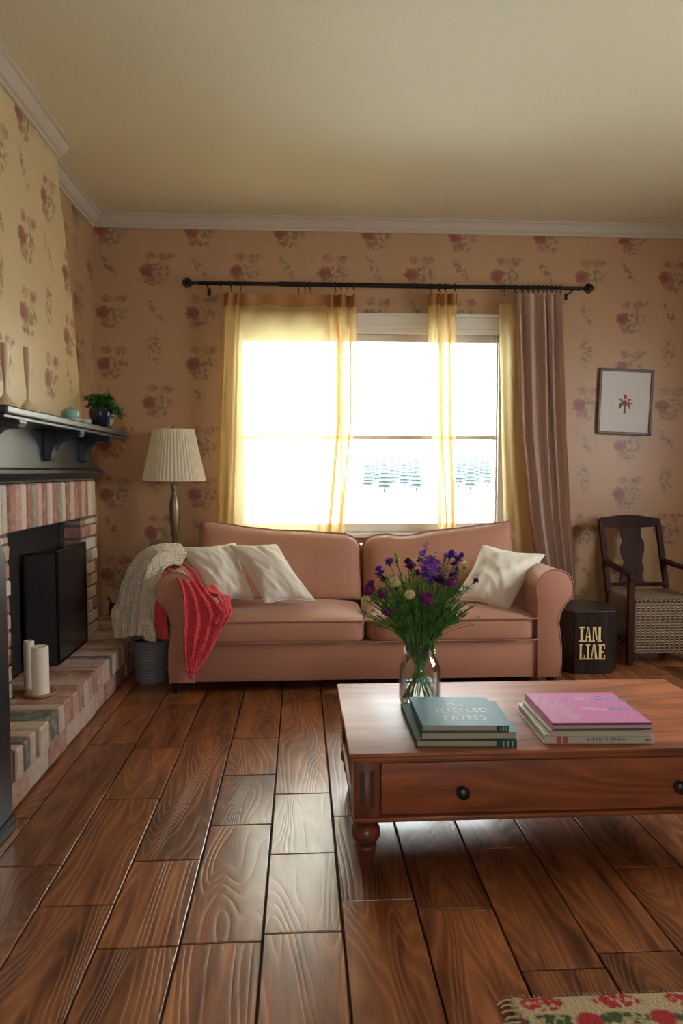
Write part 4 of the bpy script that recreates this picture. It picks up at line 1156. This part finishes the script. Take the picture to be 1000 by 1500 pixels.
# ------------------------------------------------------------------ COFFEE TABLE
TZ = .367; YT0, YT1 = 1.935, 2.60
tx0 = at_z(507, 1110, TZ).x; tx0 = .130; tx1 = tx0 + 1.24
tb = thing('coffee_table', 'reddish brown wooden coffee table with two drawers and turned legs', 'coffee table', ((tx0 + tx1) / 2, (YT0 + YT1) / 2, 0))
bm = B(); box(bm, tx0, tx1, YT0, YT1, TZ - .014, TZ, .005, 3); box(bm, tx0 + .008, tx1 - .008, YT0 + .008, YT1 - .008, TZ - .026, TZ - .014, .004, 2)
obj('tabletop', bm, M['table'], tb, True, 40)
ya = YT0 + .022; yb_ = YT1 - .022; xa_ = tx0 + .018; xb_ = tx1 - .018
zA1 = TZ - .026; zA0 = at_y(560, 1200, ya).z
cw = .072
for (x, y) in ((xa_ + cw / 2, ya + cw / 2), (xb_ - cw / 2, ya + cw / 2), (xa_ + cw / 2, yb_ - cw / 2), (xb_ - cw / 2, yb_ - cw / 2)):
    bm = B(); box(bm, x - cw / 2, x + cw / 2, y - cw / 2, y + cw / 2, zA0 - .002, zA1, .003)
    z0_ = zA0 - .002
    zt_ = [(0, 0), (.013, 0), (.017, .012), (.020, .03), (.024, .055), (.030, .076), (.033, .088), (.030, .094), (.022, .098), (.024, .102), (.034, .108), (.040, .12), (.0415, .133), (.040, .146), (.033, .158), (.024, .164), (.027, .168), (.034, .172), (.036, .177), (.036, .1865)]
    sc_ = z0_ / .1865
    lathe(bm, [(r, z * sc_) for r, z in zt_], (x, y, 0), 28)
    lg = obj('leg', bm, M['table_leg'], tb, True, 35)
    if y < 2.2:
        bm = B()
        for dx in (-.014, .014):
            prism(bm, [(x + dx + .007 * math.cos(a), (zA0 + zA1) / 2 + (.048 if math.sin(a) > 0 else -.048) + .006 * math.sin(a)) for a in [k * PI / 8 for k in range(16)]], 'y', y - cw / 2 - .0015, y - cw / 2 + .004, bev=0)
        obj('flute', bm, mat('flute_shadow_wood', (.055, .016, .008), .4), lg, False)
bm = B()
box(bm, xa_ + cw, xb_ - cw, ya + .02, ya + .04, zA0, zA1); box(bm, xa_ + cw, xb_ - cw, yb_ - .03, yb_ - .008, zA0, zA1)
box(bm, xa_ + .008, xa_ + .03, ya + cw, yb_ - cw, zA0, zA1); box(bm, xb_ - .03, xb_ - .008, ya + cw, yb_ - cw, zA0, zA1)
box(bm, xa_ + cw, xb_ - cw, ya + .0, ya + .03, zA1 - .008, zA1, .001)
obj('apron', bm, M['table'], tb)
bm = B(); box(bm, xa_ - .004, xb_ + .004, ya - .006, ya + .04, zA0 - .008, zA0 + .006, .004, 2); box(bm, xa_ - .004, xa_ + .03, ya + .04, yb_, zA0 - .008, zA0 + .006, .003, 2)
obj('lower_bead', bm, M['table'], tb, True, 40)
dx0, dx1 = xa_ + cw + .004, xb_ - cw - .004
bm = B(); box(bm, dx0, dx1, ya + .002, ya + .024, zA0 + .010, zA1 - .011, .003, 2); dr = obj('drawer', bm, M['table'], tb, True, 40)
kz = at_y(679, 1158, ya).z
for px in (679, 998):
    kx = at_y(px, 1158, ya - .02).x
    bm = B(); lathe(bm, [(.012, 0), (.007, .004), (.006, .010), (.009, .014), (.0165, .018), (.0185, .023), (.0165, .029), (.009, .033), (0, .034)], (0, 0, 0), 24)
    for v in bm.verts: v.co = Vector((kx + v.co.x, ya + .002 - v.co.z, kz + v.co.y))
    obj('knob', bm, M['knob'], dr, True)

# ------------------------------------------------------------------ BOOKS
def book(label, group, C4, z0, th, cover, spine_side, pages, name='book', hard=True):
    """C4: FL, FR, BR, BL ground corners as Vectors (x,y)"""
    FL, FR, BR, BL = [Vector((p[0], p[1], 0)) for p in C4]
    ctr = (FL + FR + BR + BL) / 4
    t = thing(name, label, 'book', (ctr.x, ctr.y, z0), group)
    def quad(bm, q, za, zb_, bev=.0008):
        lo = [bm.verts.new((p.x, p.y, za)) for p in q]; hi = [bm.verts.new((p.x, p.y, zb_)) for p in q]
        fs = [bm.faces.new(lo[::-1]), bm.faces.new(hi)] + [bm.faces.new((lo[k], lo[(k + 1) % 4], hi[(k + 1) % 4], hi[k])) for k in range(4)]
        es = list(set(e for f in fs for e in f.edges))
        if bev: bmesh.ops.bevel(bm, geom=es, offset=bev, segments=1, affect='EDGES')
    ct = .0022
    bm = B(); q = [FL, FR, BR, BL]
    quad(bm, q, z0, z0 + ct); quad(bm, q, z0 + th - ct, z0 + th)
    def lerp4(a, b_, c, d): # inset box from fractions
        def at(u, v): return FL.lerp(FR, u).lerp(BL.lerp(BR, u), v)
        return [at(a, c), at(b_, c), at(b_, d), at(a, d)]
    e = .012
    if spine_side == 'front': quad(bm, lerp4(0, 1, 0, .012), z0, z0 + th); pg = lerp4(e, 1 - e, .01, 1 - e)
    elif spine_side == 'right': quad(bm, lerp4(1 - .01, 1, 0, 1), z0, z0 + th); pg = lerp4(e, 1 - .009, e, 1 - e)
    else: quad(bm, lerp4(0, .01, 0, 1), z0, z0 + th); pg = lerp4(.009, 1 - e, e, 1 - e)
    cv = obj('cover', bm, cover, t)
    bm = B(); quad(bm, pg, z0 + ct, z0 + th - ct, 0); obj('pages', bm, pages, t)
    return t, cv, (FL, FR, BR, BL)
def pagemat(name, col):
    m = mat(name, col, .85); nt = m.node_tree
    tcn = nt.nodes.new('ShaderNodeTexCoord'); s_ = nt.nodes.new('ShaderNodeSeparateXYZ'); nt.links.new(tcn.outputs['Object'], s_.inputs[0])
    f = (E(nt, s_.outputs[2]) * (2 * PI / .0012)).op('SINE') * .5 + .5
    c = mixc(nt, f, tuple(v * .75 for v in col) + (1,), tuple(col) + (1,)); nt.links.new(c, nt.nodes['Principled BSDF'].inputs['Base Color'])
    return m
pg1 = pagemat('cream_pages', (.58, .52, .40)); pg2 = pagemat('white_pages', (.62, .60, .54))
teal1 = mat('dark_green_cloth', (.030, .10, .085), .5, spec=.3, bump=(300, .1)); teal2 = mat('teal_cloth', (.05, .17, .165), .5, spec=.3, bump=(300, .1)); teal3 = mat('blue_green_cloth', (.09, .20, .235), .5, spec=.3, bump=(300, .1))
pale = mat('pale_lettering', (.85, .90, .86), .6); stripe = mat('cream_band', (.55, .58, .45), .5)
def zq(px, py, z): p = at_z(px, py, z); return (p.x, p.y)
g1 = 'green books stacked beside the jar'
z = TZ
f1, f2 = zq(609, 1095, z), zq(757, 1095, z)
def par(px0, py0, px1, py1, bx_, by_, z, dep=None):
    """front-left, front-right image points and back-left point on level z"""
    a = Vector(zq(px0, py0, z)); b_ = Vector(zq(px1, py1, z)); c = Vector(zq(bx_, by_, z)); return [a, b_, b_ + (c - a), c]
th1 = .021; C1 = par(609, 1095, 757, 1095, 587, 1040, z)
b1, cv1, q1 = book('dark green clothbound book at the bottom of the left stack', g1, C1, z, th1, teal1, 'left', pg1)
z2 = z + th1; th2 = .021; C2 = par(617, 1084, 757, 1083, 602, 1037, z2)
b2, cv2, q2 = book('teal book in the middle of the left stack beside the flower jar', g1, C2, z2, th2, teal2, 'left', pg1)
z3 = z2 + th2; th3 = .018; C3 = par(618, 1072, 745, 1072, 599, 1029, z3)
b3, cv3, q3 = book('blue green book with pale title on top of the left stack', g1, C3, z3, th3, teal3, 'left', pg1)
def fbox(q, u0, u1, za, zb_, out=.0012, back=.006):
    a = q[0].lerp(q[1], u0); b_ = q[0].lerp(q[1], u1); d = (q[1] - q[0]).normalized(); n = Vector((d.y, -d.x, 0))
    bm = B(); P = [a + n * out, b_ + n * out, b_ - n * back, a - n * back]; lo = [bm.verts.new((p.x, p.y, za)) for p in P]; hi = [bm.verts.new((p.x, p.y, zb_)) for p in P]
    bm.faces.new(lo[::-1]); bm.faces.new(hi)
    for k in range(4): bm.faces.new((lo[k], lo[(k + 1) % 4], hi[(k + 1) % 4], hi[k]))
    return bm
for (q, z0_, th_, cv, x0f) in ((q1, z, th1, cv1, .80), (q3, z3, th3, cv3, .86)):
    obj('cloth_patch', fbox(q, x0f, .998, z0_ + .0005, z0_ + th_ - .0005), teal1, cv)
    for k in range(3):
        u = x0f + (1 - x0f) * (.3 + .22 * k); obj('band', fbox(q, u, u + .012, z0_ + .003, z0_ + th_ - .003, .002), stripe, cv)
def lie(ctr, ang, z): return Matrix.Translation((ctr[0], ctr[1], z)) @ Matrix.Rotation(ang, 4, 'Z')
def lay(body, px, py, z, size, sx, sy, parent, m, ang=0, sp=1.0, skew=0.):
    p = at_z(px, py, z); Mx = lie((p.x, p.y), ang, z)
    if skew: Mx = Mx @ Matrix(((1, skew, 0, 0), (0, 1, 0, 0), (0, 0, 1, 0), (0, 0, 0, 1)))
    obj('title', text_bm(body, size, Mx, .0003, (sx, sy), sp), m, parent)
zt3 = z3 + th3 + .0002
lay('The', 665, 1033, zt3, .036, 1, 1.2, cv3, pale)
lay('TLITTLED', 674, 1041, zt3, .036, .95, 1.5, cv3, pale, sp=1.15)
lay('FAYEES', 681, 1052, zt3, .038, .95, 1.5, cv3, pale, sp=1.1)
g2 = 'books stacked on the right of the coffee table'
pinkc = mat('pink_jacket', (.60, .22, .43), .42); plum = mat('plum_spine', (.20, .03, .09), .5); whitec = mat('ivory_jacket', (.60, .62, .52), .45); greyc = mat('cream_jacket', (.56, .56, .46), .45)
th1 = .026; C1 = par(797, 1090, 957, 1090, 758, 1041, z)
b1, cv1, q1 = book('thick ivory book with spine lettering at the bottom of the right stack', g2, C1, z, th1, whitec, 'front', pg2)
z2 = z + th1; th2 = .016; C2 = par(806, 1079, 955, 1079, 764, 1034, z2)
b2, cv2, q2 = book('thin cream book in the middle of the right stack under the pink one', g2, C2, z2, th2, greyc, 'front', pg2)
z3 = z2 + th2; th3 = .022; C3 = par(809, 1070, 954, 1069, 768, 1025, z3)
b3, cv3, q3 = book('pink jacketed book with blue and white lettering on top of the right stack', g2, C3, z3, th3, pinkc, 'left', pg2)
obj('plum_edge', fbox(q3, .003, .997, z3 + th3 - .007, z3 + th3 - .0015), plum, cv3); obj('plum_edge', fbox(q3, .003, .997, z3, z3 + .003), plum, cv3)
redl = mat('red_label', (.52, .14, .10), .5)
obj('red_label', fbox(q1, .11, .155, z + .002, z + th1 - .002), redl, cv1); obj('red_label', fbox(q1, .17, .215, z + .002, z + th1 - .002), redl, cv1)
def stand(body, u, size, q, z0_, th_, cv, m, sx=1, sy=1, sp=1.):
    p = q[0].lerp(q[1], u); d = (q[1] - q[0]).normalized(); Mx = Matrix.Translation((p.x + d.y * .0015, p.y - d.x * .0015, z0_ + th_ / 2)) @ Matrix.Rotation(math.atan2(d.y, d.x), 4, 'Z') @ Matrix.Rotation(PI / 2, 4, 'X')
    obj('spine_lettering', text_bm(body, size, Mx, .0003, (sx, sy), sp), m, cv)
ink = mat('grey_ink', (.16, .16, .16), .6)
stand('AILEN Y EENN', .56, .014, q1, z, th1, cv1, ink, 1, 1.1, 1.25); stand('tales', .945, .010, q1, z, th1, cv1, ink)
blue = mat('blue_lettering', (.16, .34, .55), .5); wht = mat('white_lettering', (.72, .62, .68), .5)
zt3 = z3 + th3 + .0002
lay('I', 828, 1025, zt3, .045, 1.3, 1.2, cv3, blue); lay('MY', 853, 1024, zt3, .034, 1.0, 1.3, cv3, wht)
lay('uero', 870, 1038, zt3, .040, 1.0, 1.2, cv3, wht, ang=-.25)
lay('DOC', 893, 1024, zt3, .044, 1., 1.1, cv3, blue, ang=-.35); lay('SDN', 910, 1038, zt3, .040, 1., 1.1, cv3, blue, ang=-.1)
for k in range(6):
    lay(['TTILEN', 'SOREE LAT', 'MILNE OTE', 'LATTEN', 'OLE MAEN', 'TELINA'][k], 800 + 6 * k, 1024 + 5 * k, zt3, .018, 1.1, 1.1, cv3, wht, ang=-.75, sp=1.1)

# ------------------------------------------------------------------ JAR AND BOUQUET
jb = at_z(614, 1030, TZ); jx, jy = jb.x, jb.y
sj = 1050 / jy
Rj = 31 / sj; zn = at_y(614, 943, jy).z
t = thing('glass_jar', 'large clear glass jar of water holding the flowers on the coffee table', 'jar', (jx, jy, TZ))
H = zn - TZ
outp = [(0, 0), (Rj * .86, 0), (Rj * .97, .008), (Rj * 1.0, .025), (Rj, H * .55), (Rj * .97, H * .64), (Rj * .86, H * .74), (Rj * .74, H * .80), (Rj * .70, H * .825), (Rj * .72, H * .84), (Rj * .76, H * .845), (Rj * .76, H * .865), (Rj * .71, H * .875), (Rj * .71, H * .90), (Rj * .74, H * .905), (Rj * .74, H * .925), (Rj * .70, H * .935), (Rj * .71, H * .985), (Rj * .69, H)]
inp = [(r - .003, max(z, .004)) for r, z in outp[1:-1]][::-1]
inp = [(Rj * .66, H - .001)] + [(min(r, Rj * .67) if z > H * .8 else r, z) for r, z in inp] + [(0, .004)]
bm = B(); lathe(bm, outp + inp, (jx, jy, TZ + .0005), 48, cap=False); bmesh.ops.remove_doubles(bm, verts=bm.verts, dist=.00005)
obj('glass_body', bm, M['glass'], t, True, 50)
zw = H * .40
bm = B(); lathe(bm, [(0, .0046), (Rj * .86 - .0036, .0046), (Rj * .97 - .0036, .010), (Rj - .0036, .026), (Rj - .0036, zw), (Rj - .006, zw - .001), (0, zw - .001)], (jx, jy, TZ + .0005), 40, cap=False); bmesh.ops.remove_doubles(bm, verts=bm.verts, dist=.00005)
obj('water', bm, M['water'], t, True, 50)

bq = thing('flower_bouquet', 'loose bouquet of purple and cream wildflowers with feathery green stems in the jar', 'flowers', (jx, jy, TZ + H))
stemm = mat('flower_stem', (.09, .20, .05), .55); feather = mat('feathery_green', (.12, .28, .065), .6, var=(40, .5)); yel = mat('lime_foliage', (.22, .34, .05), .6, var=(40, .3))
purple = mat('violet_petal', (.19, .045, .42), .6, var=(60, .35)); magenta = mat('magenta_petal', (.22, .02, .16), .6, var=(60, .35)); violetd = mat('dark_plum_petal', (.075, .012, .07), .6); creamf = mat('cream_petal', (.66, .62, .30), .6, var=(60, .15)); greenc = mat('flower_calyx', (.08, .15, .04), .6)
rf = random.Random(21)
def stem_path(tip, full=True):
    tip = Vector(tip); d = Vector((tip.x - jx, tip.y - jy, 0)); 
    dn = d.normalized() if d.length > .001 else Vector((1, 0, 0))
    foot = Vector((jx, jy, TZ + .012)) - dn * min(Rj * .7, .02 + d.length * .35) + Vector((rf.uniform(-.018, .018), rf.uniform(-.018, .018), 0))
    neck = Vector((jx, jy, TZ + H * .93)) + dn * min(Rj * .5, d.length * .3) + Vector((rf.uniform(-.012, .012), rf.uniform(-.012, .012), 0))
    mid = neck.lerp(tip, .5) - dn * d.length * .10 + Vector((0, 0, .012)) 
    if not full: return spline([neck - Vector((0, 0, .02)), neck.lerp(mid, .3), neck.lerp(mid, .7), mid, tip], 6)
    return spline([foot, foot.lerp(neck, .5), neck, mid, tip], 6)
def T(px, py, dy=0.): return at_y(px, py, jy + dy)
def flower(kind, px, py, dy, r, m, label):
    tip = T(px, py, dy); pts = stem_path(tip, rf.random() < .55)
    fb = B()
    up = (pts[-1] - pts[-2]).normalized(); up = (up + Vector((rf.uniform(-.3, .3), -.35, .1))).normalized()
    s = up.cross(Vector((0, 0, 1))); s = s.normalized() if s.length > .01 else Vector((1, 0, 0)); q = up.cross(s)
    r = r / sj * 1.3
    if kind == 'fringe':      # knapweed / cornflower: many ragged petals
        for k in range(34):
            a = rf.uniform(0, 2 * PI); e = rf.uniform(.05, 1.3)
            d = (s * math.cos(a) + q * math.sin(a)) * math.sin(e) + up * math.cos(e)
            leaf(fb, tip, d, up, r * rf.uniform(.8, 1.1), r * .42)
    elif kind == 'pom':       # dense rounded head
        for k in range(60):
            a = k * 2.39996; e = math.acos(1 - 1.5 * (k + .5) / 60)
            d = (s * math.cos(a) + q * math.sin(a)) * math.sin(e) + up * math.cos(e)
            leaf(fb, tip + d * r * .45, d, up, r * .55, r * .38)
        bmesh.ops.create_icosphere(fb, subdivisions=2, radius=r * .7, matrix=Matrix.Translation(tip))
    elif kind == 'spike':     # cluster of small florets
        for k in range(14):
            p = tip + Vector((rf.gauss(0, .35), rf.gauss(0, .35), rf.gauss(0, .5))) * r
            for j in range(5):
                a = j * 2 * PI / 5 + k; d = s * math.cos(a) + q * math.sin(a) + up * .3
                leaf(fb, p, d, up, r * .36, r * .3)
    o = obj('flower', fb, m, bq, True, None)
    if label: o['label'] = label
    sb = B(); tube(sb, pts, [.0017] * (len(pts) - 3) + [.0014, .0013, .0012], 6); 
    if kind != 'spike': lathe(sb, [(.0015, -.009), (.004, -.005), (.0045, 0), (0, .002)], tip, 8)
    obj('stem', sb, stemm, o, True)
FL_ = [('fringe', 571, 826, -.02, 8, purple), ('fringe', 558, 843, -.03, 8, purple), ('pom', 541, 864, -.04, 7.5, magenta), ('pom', 561, 869, -.07, 7, magenta), ('pom', 568, 897, -.08, 5.5, magenta),
       ('fringe', 602, 834, -.03, 10, magenta), ('spike', 624, 799, .0, 4.5, purple), ('spike', 627, 822, .0, 11, purple), ('spike', 636, 826, -.02, 9, purple), ('spike', 621, 834, -.03, 10, purple), ('spike', 632, 838, -.04, 9, purple),
       ('spike', 613, 818, .02, 6, violetd), ('fringe', 658, 818, .0, 9, purple), ('fringe', 668, 822, .01, 9, purple), ('fringe', 664, 829, -.02, 7, magenta), ('fringe', 652, 817, .02, 6, purple), ('pom', 664, 844, -.03, 6, violetd), ('pom', 663, 852, -.05, 6, magenta),
       ('fringe', 641, 852, -.06, 9, violetd), ('fringe', 651, 858, -.06, 9, magenta), ('fringe', 629, 854, -.06, 7, purple), ('pom', 625, 877, -.09, 8, magenta), ('fringe', 694, 852, -.02, 7, magenta), ('fringe', 563, 850, -.02, 6, violetd),
       ('pom', 536, 880, -.05, 6.5, creamf), ('pom', 600, 871, -.09, 6.5, creamf), ('pom', 579, 853, -.05, 7, creamf), ('fringe', 581, 822, .0, 5, creamf), ('fringe', 680, 829, .0, 6, creamf), ('spike', 672, 869, -.02, 5, violetd), ('spike', 606, 825, .01, 5, creamf)]
FL_ += [('spike', 618, 812, -.01, 7, purple), ('spike', 632, 815, -.01, 7, purple), ('spike', 640, 834, -.02, 7, purple), ('fringe', 610, 842, -.04, 7, magenta), ('fringe', 597, 826, -.01, 7, violetd),
        ('fringe', 660, 812, .0, 7, purple), ('fringe', 674, 816, .0, 7, purple), ('spike', 645, 846, -.05, 8, violetd), ('fringe', 556, 836, -.01, 7, purple), ('fringe', 545, 857, -.03, 7, purple), ('spike', 668, 836, -.01, 7, violetd), ('fringe', 620, 845, -.05, 6, purple)]
for k, (kd, px, py, dy, r, m) in enumerate(FL_): flower(kd, px, py, dy, r, m, None)
# feathery fill and lime sprays
def spray(px, py, dy, m, n, lw, sc_=1.):
    tip = T(px, py, dy); pts = stem_path(tip, rf.random() < .12); bm = B(); tube(bm, pts, .0012, 5)
    L_ = len(pts); 
    for i in range(9, L_):
        p = pts[i]; ax = (pts[i] - pts[i - 1]).normalized()
        for k in range(n):
            d = (ax + Vector((rf.uniform(-1, 1), rf.uniform(-1, 1), rf.uniform(-.2, 1))) * .8).normalized()
            leaf(bm, p, d, (rf.uniform(-1, 1), -1, .3), rf.uniform(.014, .034) * sc_, lw)
    obj('foliage_spray', bm, m, bq, True)
for k in range(60):
    a = rf.uniform(-1, 1); spray(612 + 80 * a, rf.uniform(858, 905) - 12 * (1 - abs(a)), rf.uniform(-.10, .06), feather, 5, .0018)
for k in range(46):
    a = rf.uniform(-1, 1); px = 612 + 66 * a; top = 834 + 36 * abs(a) ** 1.5; py = top + rf.uniform(0, 55) ** 1.0
    spray(px, py, rf.uniform(-.10, .06), feather, 6, .0022)
for px, py, dy in ((579, 815, 0), (600, 845, -.05), (606, 838, -.05), (648, 832, .01), (655, 840, -.01), (673, 842, -.02), (679, 835, 0), (605, 853, -.07), (585, 862, -.06), (570, 910, -.06), (595, 850, -.05), (650, 825, 0)):
    spray(px, py, dy, yel, 6, .004, .6)
bm = B()
for (px, py) in ((545, 893), (550, 905), (670, 905), (700, 905), (690, 915), (686, 862), (540, 876)):
    pts = stem_path(T(px, py, -.03), False); tube(bm, pts, .0009, 4)
    for k in range(4): leaf(bm, pts[-1], (rf.uniform(-1, 1), rf.uniform(-1, 1), rf.uniform(-.5, 1)), (0, -1, 0), .012, .003)
obj('grass_stalk', bm, stemm, bq, True)

# ------------------------------------------------------------------ RUG
rg = thing('woven_rug', 'woven rug with red, cream and green pattern and a ragged edge on the floor', 'rug', (at_z(900, 1490, 0).x, 1.2, 0))
rm = bpy.data.materials.new('rug_weave'); rm.use_nodes = True; nt = rm.node_tree; b = nt.nodes['Principled BSDF']; b.inputs['Roughness'].default_value = .95; b.inputs['Specular IOR Level'].default_value = .1
tcn = nt.nodes.new('ShaderNodeTexCoord'); s_ = nt.nodes.new('ShaderNodeSeparateXYZ'); nt.links.new(tcn.outputs['Object'], s_.inputs[0])
r0 = at_z(735, 1465, .0); ry = r0.y - 1.2; rx = r0.x - rg.location.x
def no(sc, d=3):
    n = nt.nodes.new('ShaderNodeTexNoise'); n.inputs['Scale'].default_value = sc; n.inputs['Detail'].default_value = d; nt.links.new(tcn.outputs['Object'], n.inputs['Vector']); return E(nt, n.outputs['Fac'])
ux = E(nt, s_.outputs[0]) - rx + (no(25) - .5) * .03; vy = (E(nt, s_.outputs[1]) * -1.0) + ry + (no(30) - .5) * .02
cream = (.52, .42, .24, 1); red = (.42, .045, .05, 1); grn = (.075, .12, .05, 1)
period = .16
fx = (ux / period).op('FRACT'); band = (vy / .11).op('FRACT'); 
blk = ell(fx, band, .5, .25, .30, .20, .15); grn_m = ell(fx, band, .5, .72, .40, .17, .3); redw = ell(((ux / period) + .5).op('FRACT'), band, .5, .74, .17, .20, .3)
c = mixc(nt, blk * ((no(70) - .38) * 8.0).clamp(), cream, red); c = mixc(nt, grn_m * ((no(50) - .42) * 8.0).clamp(), c, grn); c = mixc(nt, redw, c, red)
nt.links.new(c, b.inputs['Base Color'])
bpn = nt.nodes.new('ShaderNodeBump'); bpn.inputs['Strength'].default_value = .9; bpn.inputs['Distance'].default_value = .006; nt.links.new(no(180).s, bpn.inputs['Height']); nt.links.new(bpn.outputs['Normal'], b.inputs['Normal'])
bm = B(); rx0 = r0.x + .01; ry1 = r0.y
NXr, NYr = 160, 90
V_ = [[None] * (NYr + 1) for _ in range(NXr + 1)]
def rugp(i, j):
    u = i / NXr; v = j / NYr; x = rx0 + 1.5 * u; y = ry1 - 1.0 * v
    x += .012 * nz(y * 18, 2) * (1 - u) ** 8; y += .006 * nz(x * 40, 5) * (1 - v) ** 12
    return x, y
for i in range(NXr + 1):
    for j in range(NYr + 1):
        x, y = rugp(i, j); ed = 0 if (i in (0, NXr) or j in (0, NYr)) else 1
        V_[i][j] = bm.verts.new((x, y, .002 + ed * (.008 + .0015 * nz(x * 60, y * 60))))
for i in range(NXr):
    for j in range(NYr): bm.faces.new((V_[i][j], V_[i + 1][j], V_[i + 1][j + 1], V_[i][j + 1]))
obj('pile', bm, rm, rg, True, None)
bm = B(); rr = random.Random(9)
for k in range(60):
    y = ry1 - .01 - k * .016; tube(bm, spline([(rx0 + .01, y, .007), (rx0 - .01, y + rr.uniform(-.005, .005), .006), (rx0 - rr.uniform(.02, .035), y + rr.uniform(-.01, .01), .003)], 3), .0022, 5)
for k in range(150):
    x = rx0 + k * .01; tube(bm, [(x, ry1 - .004, .007), (x + rr.uniform(-.002, .002), ry1 + rr.uniform(.004, .009), .003)], .0022, 4)
obj('fringe', bm, mat('rug_fringe', (.50, .38, .24), .95), rg, True)
